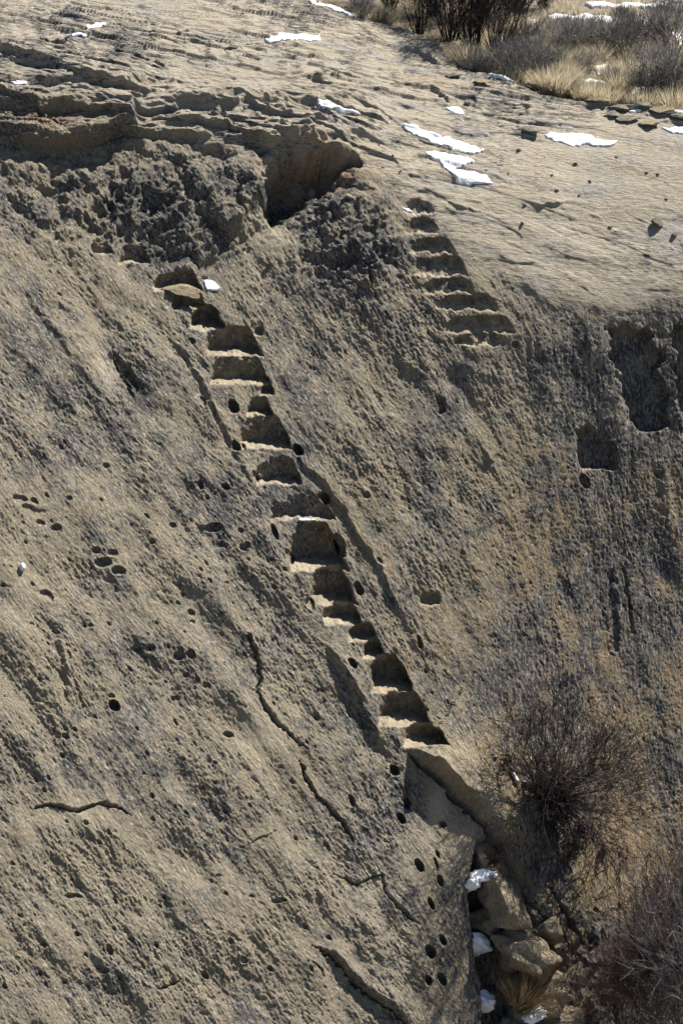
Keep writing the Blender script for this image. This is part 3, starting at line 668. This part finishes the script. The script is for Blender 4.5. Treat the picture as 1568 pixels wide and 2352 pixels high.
# ------------------------------------------------------------------ snow
def snow(pts, label, thick=.016, group=None, rough=1.2, soft=5, name='snow_patch'):
    sl, m = poly_mask([(a, b) for a, b in pts], soft, rough)
    r = .5+.6*fbm(GX[sl]/13, GY[sl]/6, 3, 300)
    h = m*1.35-np.clip(r, 0, 1)*.32
    i0, j0 = sl[0].start, sl[1].start
    keep = h > .02
    fm = keep[:-1, :-1] & keep[1:, :-1] & keep[1:, 1:] & keep[:-1, 1:]
    if fm.sum() < 2: return None
    # smooth bed beneath, so snow fills the small hollows
    sub = P[sl]; nn = N0[sl]; bed = sub.copy()
    for _ in range(2): bed[1:-1, 1:-1] = (bed[:-2, 1:-1]+bed[2:, 1:-1]+bed[1:-1, :-2]+bed[1:-1, 2:]+bed[1:-1, 1:-1])/5
    lift = thick*np.clip(h, 0, 1)**.6+.004
    hgt = np.maximum(((bed-sub)*nn).sum(-1), 0)+lift
    V = sub+nn*hgt[..., None]
    ii = np.arange(keep.size).reshape(keep.shape)
    q_ = np.stack([ii[:-1, :-1], ii[1:, :-1], ii[1:, 1:], ii[:-1, 1:]], -1)[fm]
    # skirt down to the rock
    u, inv = np.unique(q_, return_inverse=True); q_ = inv.reshape(q_.shape)
    Vt = V.reshape(-1, 3)[u]; Vb = (sub-nn*.01).reshape(-1, 3)[u]; n_ = len(Vt)
    e = {}
    for f in q_:
        for a, b in ((f[0], f[1]), (f[1], f[2]), (f[2], f[3]), (f[3], f[0])): e[(a, b)] = 1
    sk = [(b, a, a+n_, b+n_) for (a, b) in e if (b, a) not in e]
    Fq = np.concatenate([q_, np.array(sk)]) if sk else q_
    o = obj(name, make_mesh(name, np.concatenate([Vt, Vb]), Fq, M_SNOW))
    return tag(o, label, 'snow patch', group)
SG = 'snow patches lying on the rock'
snow([(916,286),(950,292),(1000,306),(1050,324),(1112,346),(1090,356),(1040,347),(985,328),(935,306)], 'long white snow streak, upper one on the smooth rock dome', .014, SG)
snow([(968,350),(1000,348),(1060,360),(1100,376),(1050,388),(1078,394),(1110,406),(1140,424),(1095,430),(1048,426),(1030,405),(1008,382)], 'two-lobed white snow patch just below the long streak on the smooth dome', .014, SG)
snow([(1246,312),(1290,309),(1350,316),(1420,324),(1412,337),(1330,339),(1262,326)], 'flat broad snow patch on the right part of the dome below the bushes', .014, SG)
snow([(596,92),(660,89),(732,90),(740,101),(680,103),(615,102)], 'narrow snow strip on the open plateau near the top centre', .014, SG, .6)
snow([(684,6),(740,14),(800,20),(880,32),(860,42),(800,38),(740,26)], 'slanting snow streak at the top edge leading to the dark bushes', .02, SG, .6)
snow([(718,254),(748,256),(790,268),(830,270),(828,276),(770,276),(735,274)], 'snow strip tucked under the ledge left of the dome', .02, SG, .5)
snow([(1016,246),(1050,244),(1066,250),(1070,266),(1045,264)], 'small snow patch in a notch below the rounded rim', .014, SG, .5)
snow([(1505,300),(1600,296),(1600,314),(1540,312)], 'snow patch cut by the right edge below the grass', .014, SG, .6)
snow([(188,76),(235,76),(258,82),(225,87),(200,85)], 'small snow strip on the far left plateau, the farther one', .014, SG, .4)
snow([(138,98),(170,98),(205,102),(196,108),(150,106)], 'thin snow strip behind the dark crack on the left plateau', .014, SG, .4)
snow([(15,204),(40,202),(62,200),(58,210),(35,213)], 'bluish shaded snow in the hollow below the left rim', .014, SG, .4)
snow([(464,645),(478,642),(494,643),(507,664),(500,672),(470,668)], 'square white snow patch beside the top of the carved stairs', .02, SG, .6, 5)
snow([(918,482),(940,481),(952,490),(930,493)], 'snow on the uppermost step of the right flight', .014, SG, .4, 4)
snow([(40,1302),(50,1297),(60,1304),(56,1316),(43,1314)], 'lone snow lump in a pit on the left slab', .06, SG, .5, 4)
snow([(678,1190),(700,1188),(728,1189),(726,1196),(690,1196)], 'sliver of snow on a shaded tread halfway down the stairs', .014, SG, .3, 3)
snow([(1498,264),(1540,262),(1600,268),(1600,276),(1530,274)], 'thin snow strip among flat slabs at the right edge', .014, SG, .4, 5)
snow([(1430,256),(1460,258),(1480,266),(1450,266)], 'small snow sliver beside the flat slabs below the grass', .014, SG, .4, 4)
snow([(1112,176),(1150,177),(1196,184),(1208,200),(1170,194),(1130,186)], 'snow strip along the rock rim left of the brown boulder', .02, SG, .5, 6)
snow([(1040,152),(1062,152),(1078,164),(1056,166)], 'small snow patch at the corner of the rounded rim', .02, SG, .4, 5)
snow([(1250,18),(1330,24),(1420,28),(1510,34),(1480,48),(1400,46),(1330,40),(1270,30)], 'broad snow field beyond the bushes at the top right', .05, 'snow on the sage flat', .8)
snow([(1330,-8),(1450,-6),(1600,-6),(1600,14),(1520,12),(1420,4),(1360,4)], 'farthest snow sheet on the top right edge', .05, 'snow on the sage flat', .8)
snow([(1530,62),(1600,58),(1600,92),(1555,88)], 'snow between the bushes at the right edge, upper', .04, 'snow on the sage flat', .8)
snow([(1355,168),(1400,172),(1390,182),(1320,178)], 'snow strip in front of the grey sagebrush rows', .04, 'snow on the sage flat', .8, 6)
snow([(1362,140),(1395,136),(1408,156),(1370,158)], 'snow lump in the middle of the sagebrush', .05, 'snow on the sage flat', .8, 6)
snow([(1440,178),(1480,186),(1490,204),(1452,208),(1430,196)], 'snow patch left of the dark bush at the right edge', .05, 'snow on the sage flat', .8, 6)
snow([(1280,212),(1330,214),(1320,222),(1290,220)], 'thin snow strip behind the front grass tufts', .04, 'snow on the sage flat', .6, 5)
snow([(1500,226),(1600,232),(1600,252),(1540,250)], 'snow below the dark bush at the right edge', .04, 'snow on the sage flat', .6, 6)
snow([(1195,22),(1240,30),(1260,44),(1215,40)], 'snow patch just right of the tall dark bushes', .04, 'snow on the sage flat', .6, 6)

# ------------------------------------------------------------------ rocks
def rock_mesh(name, seed, dims, sub=3, facets=9, noise=.10, mat=M_BLOCK, cuts=()):
    """ball cut by random planes: an angular block with worn edges"""
    r = np.random.default_rng(seed)
    import bmesh
    bm = bmesh.new(); bmesh.ops.create_icosphere(bm, subdivisions=sub, radius=1)
    V = np.array([v.co[:] for v in bm.verts]); Fc = np.array([[v.index for v in f.verts] for f in bm.faces]); bm.free()
    for _ in range(facets):
        n = r.normal(size=3); n /= np.linalg.norm(n); d = r.uniform(.45, .8)
        t = V@n; V = V-np.maximum(t-d, 0)[:, None]*n
    for (a_, b_, c_, d_) in cuts:
        n = unit(np.array([a_, b_, c_], float)); t = V@n; V = V-np.maximum(t-d_, 0)[:, None]*n
    ph = V*2.3+seed
    V = V*(1+noise*np.sin(ph[:, 0]*2.1+1.3*np.sin(ph[:, 1]*3.1))*np.cos(ph[:, 2]*2.7+ph[:, 1]))[:, None]
    nn = V/np.linalg.norm(V, axis=1, keepdims=True)
    V = V+nn*(noise*.5*(perlin3(V*2.2+seed, 5)+.6*perlin3(V*5+seed, 6)+.45*(.3-np.abs(perlin3(V*11+seed, 7)))+.3*(.3-np.abs(perlin3(V*22+seed, 8)))))[:, None]
    return make_mesh(name, V*np.array(dims), Fc, mat, True)
def block(x, y, wpx, hpx, label, seed, rot=(0, 0, 0), lift=0.0, depth=None, name='boulder', cat='boulder', group=None, mat=M_BLOCK, sub=4, noise=.10, facets=9, cuts=()):
    s = mpp(x, y); d = (wpx+hpx)/2*s if depth is None else depth
    me = rock_mesh(name, seed, (wpx*s*.62, d*.62, hpx*s*.62), sub, facets, noise, mat, cuts)
    o = obj(name, me, None, at(x, y, lift)); o.rotation_euler = [math.radians(a) for a in rot]
    return tag(o, label, cat, group)
BG = 'fallen blocks wedged beside the slab edge'
block(1140, 1966, 108, 92, 'rounded tan block at the top of the gully, under the end of the thin slab', 3, (10, 20, 15), .16, .55, group=BG, sub=5, cuts=((-.86,-.4,-.3,.55),))
block(1160, 2062, 140, 108, 'largest tan block with a smooth lit top and dark left side, in the gully', 14, (0, 34, 12), .24, .75, group=BG, sub=5, facets=11, cuts=((-.86,-.4,-.3,.55),))
block(1150, 2100, 90, 90, 'dark undercut lump below the largest gully block', 21, (10, 20, 0), .02, .5, group=BG, sub=5)
block(1200, 2190, 142, 88, 'jagged flat-topped block below the largest one, right of the snow', 8, (5, 18, 6), .22, .6, group=BG, sub=5, noise=.14, cuts=((-.86,-.4,-.3,.55),))
block(1262, 2135, 60, 70, 'small split block right of the largest gully block', 31, (0, 25, 0), .08, .4, group=BG)
block(1235, 2285, 150, 120, 'low knobbly block behind the rusty grass tuft', 36, (0, 15, 0), .12, .5, group=BG, noise=.16, sub=5)
block(1270, 2360, 220, 110, 'pale knobbly block at the bottom edge below the rusty grass', 41, (0, 12, 0), .12, .6, group=BG, noise=.14, sub=5)
block(1222, 192, 46, 26, 'flat-topped brown boulder at the edge of the dry grass', 5, (0, 4, 10), .06, .3, sub=4, noise=.04)
block(1507, 515, 24, 22, 'dark angular rock standing alone on the smooth dome at the right', 9, (5, 0, 20), .015, .12, name='loose_rock', cat='rock', mat=M_STONE, noise=.03, facets=12)
block(1547, 544, 14, 11, 'small dark stone below right of the angular rock', 12, (0, 0, 0), .005, .07, name='loose_rock', cat='rock', mat=M_STONE, sub=3)
block(722, 415, 22, 34, 'reddish upright block standing inside the alcove', 17, (10, 20, 10), .05, .15, name='loose_rock', cat='rock', noise=.04)
block(795, 466, 20, 9, 'pale flat stone resting on the dark lobed rock', 19, (0, 25, 0), .04, .1, name='loose_rock', cat='rock', sub=3)
block(416, 682, 84, 26, 'squared tan block forming the topmost step', 23, (0, 6, 4), .10, .30, name='loose_block', cat='rock', noise=.04, facets=8)
block(1073, 238, 20, 12, 'brown stone by the small snow notch', 27, (0, 5, 0), .03, .1, name='loose_rock', cat='rock', sub=3)
block(94, 107, 8, 8, 'tiny brown stone beside the crack on the left plateau', 29, (0, 0, 0), .02, .04, name='loose_rock', cat='rock', sub=3)
block(622, 603, 14, 8, 'dark stone on the sandy ledge under the alcove', 33, (0, 30, 0), .02, .06, name='loose_rock', cat='rock', sub=3, mat=M_STONE)
SL = 'flat slabs along the foot of the grass'
for k, (x, y, wp, hp, tx) in enumerate([(1370,240,46,12,'left end of the slab row'),(1420,252,52,12,'second slab from the left in the row'),(1472,256,44,13,'slab under the grass tuft, mid row'),
     (1520,268,56,12,'slab beside the thin snow strip'),(1408,270,36,12,'lower slab, nearer to the camera'),(1445,282,50,11,'slab in the lower row, centre'),(1490,292,44,11,'lowest slab of the row'),(1555,282,40,11,'slab cut by the right edge'),
     (1215,307,36,14,'lone slab beside the broad snow patch'),(1105,200,30,12,'slab leaning on the rim left of the boulder'),(1040,182,30,12,'slab at the foot of the rounded rim')]):
    block(x, y, wp*1.1, hp*.62, 'thin grey sandstone slab, '+tx, 50+k, (4, -4, 5*k), .03, .22, name='flat_slab', cat='slab', group=SL, sub=4, mat=M_STONE if k % 3 else M_BLOCK, noise=.05, facets=16)
peb = [(1165,403,'level with the lower end of the two-lobed snow'),(1115,395,'touching the lower snow lobe'),(1190,350,'left of the broad snow patch'),(1265,408,'alone in the middle of the dome'),(1278,440,'just below the middle of the dome'),
 (1330,448,'above the faint curved ledge'),(1205,470,'on the left end of the curved ledge'),(1352,416,'right of the dome centre, wedge shaped'),(1484,398,'upper right, beside a dark dent'),(1508,402,'beside the tiny snow dot'),
 (900,366,'above the alcove rim'),(878,388,'nearest the alcove rim'),(1198,515,'on the lower dome'),(1412,365,'below the broad snow patch right end'),(1320,378,'below the broad snow patch centre'),(868,340,'left, just right of the overhang tip'),
 (918,400,'between the alcove rim and the snow'),(1400,520,'mid right of the dome'),(1528,458,'near the right edge')]
for k, (x, y, tx) in enumerate(peb):
    r = 5+3*((k*37) % 5)/4
    block(x, y, r*1.5, r, 'small dark pebble on the dome, '+tx, 80+k, (0, 0, k*40), .0, r*.006, name='pebble', cat='pebble', group='loose pebbles on the smooth dome', sub=2, mat=M_STONE, noise=.05)

# ------------------------------------------------------------------ plants
class Segs:
    def __init__(s): s.a = []; s.b = []; s.r = []; s.q = []
    def add(s, a, b, r0, r1): s.a.append(a); s.b.append(b); s.r.append(r0); s.q.append(r1)
    def mesh(s, name, mat):
        A, B = np.array(s.a), np.array(s.b); R0, R1 = np.array(s.r), np.array(s.q); n = len(A)
        d = B-A; d /= np.linalg.norm(d, axis=1, keepdims=True)+1e-9
        h = np.where(np.abs(d[:, 2:3]) < .9, np.array([[0, 0, 1.]]), np.array([[1., 0, 0]])); e1 = np.cross(d, h); e1 /= np.linalg.norm(e1, axis=1, keepdims=True); e2 = np.cross(d, e1)
        V = []
        for ang in (0, 2.0944, 4.18879):
            o = e1*math.cos(ang)+e2*math.sin(ang); V += [A+o*R0[:, None], B+o*R1[:, None]]
        V = np.stack(V, 1).reshape(-1, 3); base = (np.arange(n)*6)[:, None]
        Fq = np.concatenate([base+np.array([[0, 2, 3, 1]]), base+np.array([[2, 4, 5, 3]]), base+np.array([[4, 0, 1, 5]])])
        return make_mesh(name, V, Fq, mat, True)
def unit(v): return v/(np.linalg.norm(v)+1e-9)
def grow(T, G, r, p_, d, L, rad, lvl, maxl, bend=.25, grav=0.0, split=(2, 3), spread=.55, nseg=4, upw=.08):
    st = L/nseg; rad = max(rad, .0029)
    for k in range(nseg):
        d = unit(d+r.normal(size=3)*bend*.35+np.array([0, 0, upw-grav]))
        q_ = p_+d*st; r1 = rad*(1-.16)
        (T if lvl < 2 else G).add(p_, q_, rad, r1); p_ = q_; rad = r1
        if lvl < maxl and k >= 1 and r.random() < .55:
            dd = unit(d+r.normal(size=3)*spread); grow(T, G, r, p_, dd, L*r.uniform(.45, .75), rad*.6, lvl+1, maxl, bend, grav, split, spread, nseg, upw)
    if lvl < maxl:
        for _ in range(r.integers(split[0], split[1]+1)):
            dd = unit(d+r.normal(size=3)*spread*.8); grow(T, G, r, p_, dd, L*r.uniform(.5, .8), rad*.72, lvl+1, maxl, bend, grav, split, spread, nseg, upw)
# the big leafless bush rooted in the cliff
def big_bush():
    base = at(1238, 1838, .05); r = np.random.default_rng(5)
    T, G = Segs(), Segs()
    s = mpp(1238, 1838); nrm = unit(samp(N0, 1238, 1838))
    for k in range(60):
        ax = math.radians(r.uniform(-28, 122)) if k < 100 else math.radians(r.uniform(100, 160))   # angle from up towards the right
        d = unit(np.array([math.sin(ax), 0, math.cos(ax)])*1.0+np.array([0, -1, .15])*abs(r.normal(0, .55)) + r.normal(size=3)*.12)
        L = s*r.uniform(110, 225)*(1.12 if ax < 2 else .8)
        grow(T, G, r, r.normal(size=3)*.03, d, L*.60, .0105, 0, 3, .40, .01 if ax < 1.6 else .12, (2, 3), .52, 4, .02)
    for k in range(120):       # short dead wood packed round the base
        ax = math.radians(r.uniform(-40, 170)); d = unit(np.array([math.sin(ax), -abs(r.normal(0, .7)), math.cos(ax)])+r.normal(size=3)*.2)
        grow(T, G, r, r.normal(size=3)*.04, d, s*r.uniform(45, 95)*.6, .010, 1, 3, .45, .03, (2, 3), .6, 3, .0)
    root = tag(bpy.data.objects.new('bare_bush', None), 'large leafless dark bush growing out of the cliff at the lower right', 'bush'); COL.objects.link(root); root.location = base
    obj('stem', T.mesh('stem', M_TWIG), root); tag(obj('twigs', G.mesh('twigs', M_TWIG), root), kind='stuff')
big_bush()
def shrub_mesh(name, seed, H, W, nst, lvl, mat, rad=.006, spread=.45, up_=1.0, nseg=3, upw=.1):
    r = np.random.default_rng(seed); T, G = Segs(), Segs()
    for k in range(nst):
        a = r.uniform(0, 6.283); s_ = W/H*r.uniform(0, 1)
        d = unit(np.array([math.cos(a)*s_, math.sin(a)*s_, up_]))
        grow(G, G, r, np.array([math.cos(a), math.sin(a), 0])*W*.15*r.random(), d, H*.5*r.uniform(.75, 1.1), rad, 0, lvl, .3, 0, (1, 3), spread, nseg, upw)
    return G.mesh(name, mat)
def tuft_mesh(name, seed, H, W, nb, mat, droop=.35, wid=.004):
    r = np.random.default_rng(seed); V, Fq = [], []
    for k in range(nb):
        a = r.uniform(0, 6.283); s_ = r.random()**.7; p_ = np.array([math.cos(a), math.sin(a), 0])*W*.28*s_
        d = unit(np.array([math.cos(a)*s_*.7+r.normal()*.18, math.sin(a)*s_*.7+r.normal()*.18, 1.0])); L = H*r.uniform(.6, 1.15); side = unit(np.cross(d, r.normal(size=3)))*wid
        b0 = len(V)
        for j, wj in enumerate((1, .9, .6, .1)):
            V += [p_-side*wj, p_+side*wj]
            p_ = p_+d*L/3; d = unit(d+np.array([d[0], d[1], -.3])*droop*r.random())
        for j in range(3): Fq.append((b0+2*j, b0+2*j+1, b0+2*j+3, b0+2*j+2))
    return make_mesh(name, np.array(V), np.array(Fq), mat, False)
SAGE = [shrub_mesh('sagebrush', 100+k, .46, .52, 60, 2, M_SAGE, .0048, .5) for k in range(4)]
GREY = [shrub_mesh('sagebrush', 120+k, .50, .52, 60, 2, M_GREYW, .0046, .45) for k in range(3)]
WILL = [shrub_mesh('dark_bush', 140+k, 1.35, .8, 62, 3, M_TWIG, .0075, .36, 1.0, 3, .06) for k in range(2)]
TUFT = [tuft_mesh('grass_tuft', 160+k, .38, .36, 380, M_STRAW) for k in range(4)]
LOWT = [tuft_mesh('grass_tuft', 170+k, .18, .30, 180, M_STRAW, .6) for k in range(2)]
cnt = [0]
def plant(me, name, x, y, sc, label, cat, group, sz=None):
    o = obj(name, me, None, at(x, y)); k = cnt[0]; cnt[0] += 1
    o.rotation_euler = (0, 0, k*2.39996); o.scale = (sc, sc, sc if sz is None else sz)
    return tag(o, label, cat, group)
GWL, GSG, GGR = 'tall dark bushes at the top', 'sagebrush on the flat', 'dry grass tufts on the flat'
for k, (x, y, sc, tx) in enumerate([(1085,108,.85,'largest and nearest, above the rounded rim'),(1035,80,.75,'left of the largest dark bush'),(965,60,.6,'left end of the dark bushes'),(1140,118,.7,'right shoulder of the largest bush'),
      (1110,30,.8,'behind the largest bush, cut by the top edge'),(1190,26,.85,'rightmost tall one cut by the top edge'),(1000,22,.7,'at the top edge, centre'),(900,12,.55,'at the top edge, left of centre'),(820,8,.45,'leftmost at the top edge beside snow'),(1250,10,.5,'at the top edge right of the tall ones')]):
    plant(WILL[k % 2], 'dark_bush', x, y, sc, 'leafless dark bush, '+tx, 'bush', GWL)
for k, (x, y, sc, g, tx) in enumerate([
 (830,42,.62,1,'low one at the snow tip on the rock rim'),(880,48,.55,1,'low one left of the pale grass'),(1095,165,.75,1,'behind the rim snow'),(1150,162,.8,1,'purple grey, left of the brown boulder'),(1185,172,1.05,1,'dark grey directly behind the brown boulder'),(1215,150,.85,1,'second row behind the brown boulder'),
 (1260,125,.9,0,'pale, middle of the second row'),(1310,120,1.05,1,'grey, centre of the flat'),(1350,105,.95,0,'silvery, centre of the flat'),(1390,110,1.0,0,'silvery, right of centre'),(1425,120,1.0,1,'tall grey, right of centre'),(1460,100,1.0,1,'grey with upright stems near the far snow'),
 (1540,115,1.3,1,'large dark one at the right edge'),(1515,205,1.25,1,'large dark one low at the right edge'),(1480,215,.8,1,'low one left of the large dark edge bush'),(1555,215,1.1,1,'cut by the right edge beside grass'),(1430,58,.7,1,'small one in front of the broad snow'),(1520,50,.85,1,'round grey one beyond the snow'),
 (1560,38,.7,1,'farthest one at the right edge'),(1290,80,.8,0,'pale, third row centre'),(1250,95,.8,0,'pale, third row left'),(1340,75,.75,0,'pale, far row left of the snow'),(1380,70,.7,0,'pale, far row in front of the snow'),(1200,110,.85,1,'right of the tall dark bushes'),(1245,165,.7,1,'small one right of the brown boulder'),
 (1320,205,.55,0,'tiny one behind the front grass'),(1405,195,.6,1,'small dark one between snow patches'),(1350,150,.7,0,'in front of the centre snow lump'),(1480,140,.8,0,'right of the centre, silvery'),(1500,80,.8,0,'pale one left of the edge snow'),(1270,150,.8,0,'grey one above the front grass'),
 (1170,140,.8,1,'between the dark bush and the boulder')]):
    plant((SAGE if g == 0 else GREY)[k % 3], 'sagebrush', x, y, sc, 'sagebrush, '+tx, 'sagebrush', GSG)
for k, (x, y, sc, tx) in enumerate([
 (868,40,.8,'pale and upright, in front of the dark bushes'),(888,42,.7,'pale, right neighbour of the upright one on the rim'),(1058,142,.9,'bright straw, tight against the rounded rim'),(1078,148,1.0,'bright straw, second from the rounded rim'),(1105,150,.9,'straw, third from the rounded rim'),(1128,160,.85,'straw, above the rim snow'),
 (1155,165,.7,'short straw behind the rim snow right end'),(1262,202,1.0,'large straw right of the brown boulder'),(1282,206,1.0,'large straw second right of the brown boulder'),(1302,200,.85,'straw third right of the brown boulder'),(1290,165,.8,'pale, behind the front pair'),(1340,220,.8,'low straw in the front row centre'),
 (1365,226,.8,'low straw in the front row right of centre'),(1395,228,.75,'low straw in the front row beside snow'),(1425,205,.9,'straw at the end of the snow strip'),(1440,170,.9,'tall pale one beside the right snow patch'),(1400,168,.7,'pale one above the snow strip'),(1490,172,.85,'pale one left of the right edge bush'),
 (1545,250,1.0,'golden one at the right edge, front'),(1568,256,1.0,'golden one cut by the right edge'),(1240,70,.8,'pale one behind the tall bushes right end'),(1225,85,.8,'pale one right of the tall dark bushes'),(1275,105,.8,'whitish, centre left of the flat'),(1320,95,.75,'whitish, centre of the flat'),
 (1370,88,.75,'whitish, right of centre far'),(1410,85,.75,'whitish in front of the broad snow'),(1470,68,.7,'whitish right of the broad snow'),(1335,130,.75,'whitish among the silvery sage'),(1300,140,.75,'whitish in the sage, left'),(1375,125,.75,'whitish in the sage, right'),
 (1450,130,.75,'whitish beside the tall grey sage'),(1520,150,.8,'whitish below the large edge bush'),(1455,232,.7,'low straw near the flat slabs'),(1490,240,.75,'low straw above the flat slabs'),(1230,130,.7,'whitish, left in the sage'),(1545,170,.8,'straw between the two edge bushes'),
 (1180,60,.8,'straw at the foot of the rightmost tall bush'),(1310,170,.75,'straw left of the snow strip'),(1210,175,.6,'short one just behind the brown boulder')]):
    plant(TUFT[k % 4], 'grass_tuft', x, y, sc, 'dry grass tuft, '+tx, 'grass', GGR)
# low matted growth between the plants: uncountable
def ground_litter():
    r = np.random.default_rng(77); V, Fq = [], []
    n = 0
    while n < 16000:
        x = r.uniform(700, 1600); y = r.uniform(-40, 262)
        yb = np.interp(x, [p_[0] for p_ in GB], [p_[1] for p_ in GB])
        if y > yb-6: continue
        if perlin(np.array([x/55.]), np.array([y/24.]), 333)[0] < -.05: continue
        n += 1
        p_ = at(x, y); a = r.uniform(0, 6.283); d = unit(np.array([math.cos(a)*.6, math.sin(a)*.6, 1])); L = r.uniform(.06, .22); s_ = unit(np.cross(d, r.normal(size=3)))*.0035
        b0 = len(V); V += [p_-s_, p_+s_, p_+d*L]; Fq.append((b0, b0+1, b0+2))
    o = obj('dry_grass_cover', make_mesh('dry_grass_cover', np.array(V), np.array(Fq), M_STRAW, False)); o['kind'] = 'stuff'
ground_litter()
# plants in the gully and along the lower right edge
o = obj('grass_tuft', tuft_mesh('grass_tuft', 201, .42, .55, 700, M_RUST, .5, .0032), None, at(1195, 2315, .40)); o.rotation_euler = (.1, .45, 0)
tag(o, 'large rust and gold grass tuft growing at the foot of the gully blocks', 'grass')
o = obj('small_bush', shrub_mesh('small_bush', 203, .24, .22, 22, 2, M_TWIGR, .0022, .55), None, at(1132, 2000, .38)); o.rotation_euler = (0, .3, 0)
tag(o, 'small reddish twiggy bush on the uppermost gully block', 'bush')
o = obj('small_bush', shrub_mesh('small_bush', 204, .16, .12, 20, 2, M_TWIG, .002, .5), None, at(1332, 1892, .03)); o.rotation_euler = (2.6, 0, 0)
tag(o, 'small dark hanging twig clump under the big bush', 'bush')
o = obj('small_bush', shrub_mesh('small_bush', 205, .14, .09, 16, 2, M_TWIG, .002, .5), None, at(1381, 1938, .03)); o.rotation_euler = (2.7, 0, 0)
tag(o, 'tiny dark hanging twig clump right of the big bush shadow', 'bush')
o = obj('small_bush', shrub_mesh('small_bush', 206, .2, .2, 14, 2, M_TWIG, .002, .5), None, at(1170, 1772, .03)); o.rotation_euler = (0, -.5, 0)
tag(o, 'low dark twigs over the snow left of the big bush', 'bush')
def sapling(x, y, H, seed, label, lean=(0, 0), rad=.016, lvl=4, out=.35, mat=M_TWIG, nst=1, spread=.5):
    r = np.random.default_rng(seed); T, G = Segs(), Segs()
    for _ in range(nst):
        d = unit(np.array([lean[0]+r.normal()*.12*nst, -.12+lean[1], 1])); grow(T, G, r, np.zeros(3), d, H*.42, rad, 0, lvl, .35, 0, (1, 3), spread, 4, .05)
    root = tag(bpy.data.objects.new('bare_sapling', None), label, 'sapling', 'leafless saplings on the lower right'); COL.objects.link(root); root.location = at(x, y, out)
    obj('trunk', T.mesh('trunk', mat), root); tag(obj('twigs', G.mesh('twigs', mat), root), kind='stuff')
sapling(1496, 2215, 1.75, 301, 'tall dark leafless sapling against the right cliff, above the thicket', (-.05, 0), .022)
sapling(1432, 2150, .8, 302, 'slim pale leafless sapling left of the tall dark one', (-.02, 0), .009, 3, .2, M_GREYW)
sapling(1332, 2352, .75, 303, 'crooked dark sapling at the bottom edge beside the pale block', (-.12, 0), .014, 3, .3)
THK_=0
sapling(1550, 2260, 1.9, 304, 'thin leafless sapling at the right edge behind the tall one', (.04, 0), .012, 4, .2, M_GREYW)
THK = [shrub_mesh('thicket_bush', 400+k, 1.5, 1.2, 52, 3, (M_TWIGR, M_GREYW, M_TWIGR)[k], .0042, .42, 1.0, 3, .05) for k in range(3)]
for k, (x, y, sc, out, tx) in enumerate([(1530,2300,1.0,.5,'behind, reaching up along the right edge'),(1470,2370,.9,.6,'middle of the bottom right corner'),(1575,2380,1.1,.7,'in the very corner at the right edge'),(1410,2400,.75,.5,'left end, over the broken rock'),
     (1510,2440,1.0,.9,'front of the corner, cut by the bottom edge'),(1590,2200,1.0,.4,'highest at the right edge'),(1500,2400,1.1,.6,'dense, filling the corner'),(1545,2350,1.1,.7,'dense, behind the snow glimpses'),(1450,2380,.8,.5,'second from the left'),(1440,2300,.55,.3,'small reddish, top left of the thicket'),(1550,2420,.9,1.0,'nearest, over patches of snow'),(1380,2330,.42,.2,'lowest small one beside the crack')]):
    sc *= .82; o = obj('thicket_bush', THK[k % 3], None, at(min(x, 1600), y, out)); o.scale = (sc,)*3; o.rotation_euler = (.05, 0, k*1.7)
    tag(o, 'leafless grey-red thicket bush, '+tx, 'bush', 'thicket bushes in the lower right corner')
# snow in the gully, on and between the blocks: soft lumps with real body
def lump(x, y, wpx, hpx, label, seed, lift, rot=0, dep=.5):
    s = mpp(x, y); me = rock_mesh('snow_lump', seed, (wpx*s*.62, wpx*s*dep, hpx*s*.62), 4, 10, .17, M_SNOW)
    o = obj('snow_lump', me, None, at(x, y, lift)); o.rotation_euler = (.3, math.radians(rot), 0)
    return tag(o, label, 'snow patch', 'snow lodged in the gully')
lump(1112, 2166, 62, 66, 'biggest bluish snow lump wedged in the shaded gully', 501, .42, 20)
lump(1124, 2296, 54, 70, 'snow lump left of the rusty grass tuft', 502, .42, -20)
lump(1104, 2012, 56, 20, 'snow strip between the two uppermost gully blocks', 503, .62, -5)
lump(1084, 2032, 30, 52, 'snow tongue on the left shoulder of the largest gully block', 504, .62, 20)
lump(1206, 2336, 44, 22, 'small snow wedge below the rusty grass tuft', 505, .5, -10)
snow([(1178,1790),(1195,1794),(1215,1792),(1240,1798),(1236,1812),(1214,1808),(1196,1802)], 'snow ledge under the left side of the big bush', .03, 'snow lodged in the gully', .5, 4)
snow([(1162,1774),(1172,1776),(1186,1798),(1180,1806),(1172,1798)], 'bright snow sliver left of the big bush base', .03, 'snow lodged in the gully', .3, 3)
snow([(1122,1738),(1132,1738),(1136,1746),(1126,1746)], 'tiny snow dot left of the big bush', .02, 'snow lodged in the gully', .2, 3)
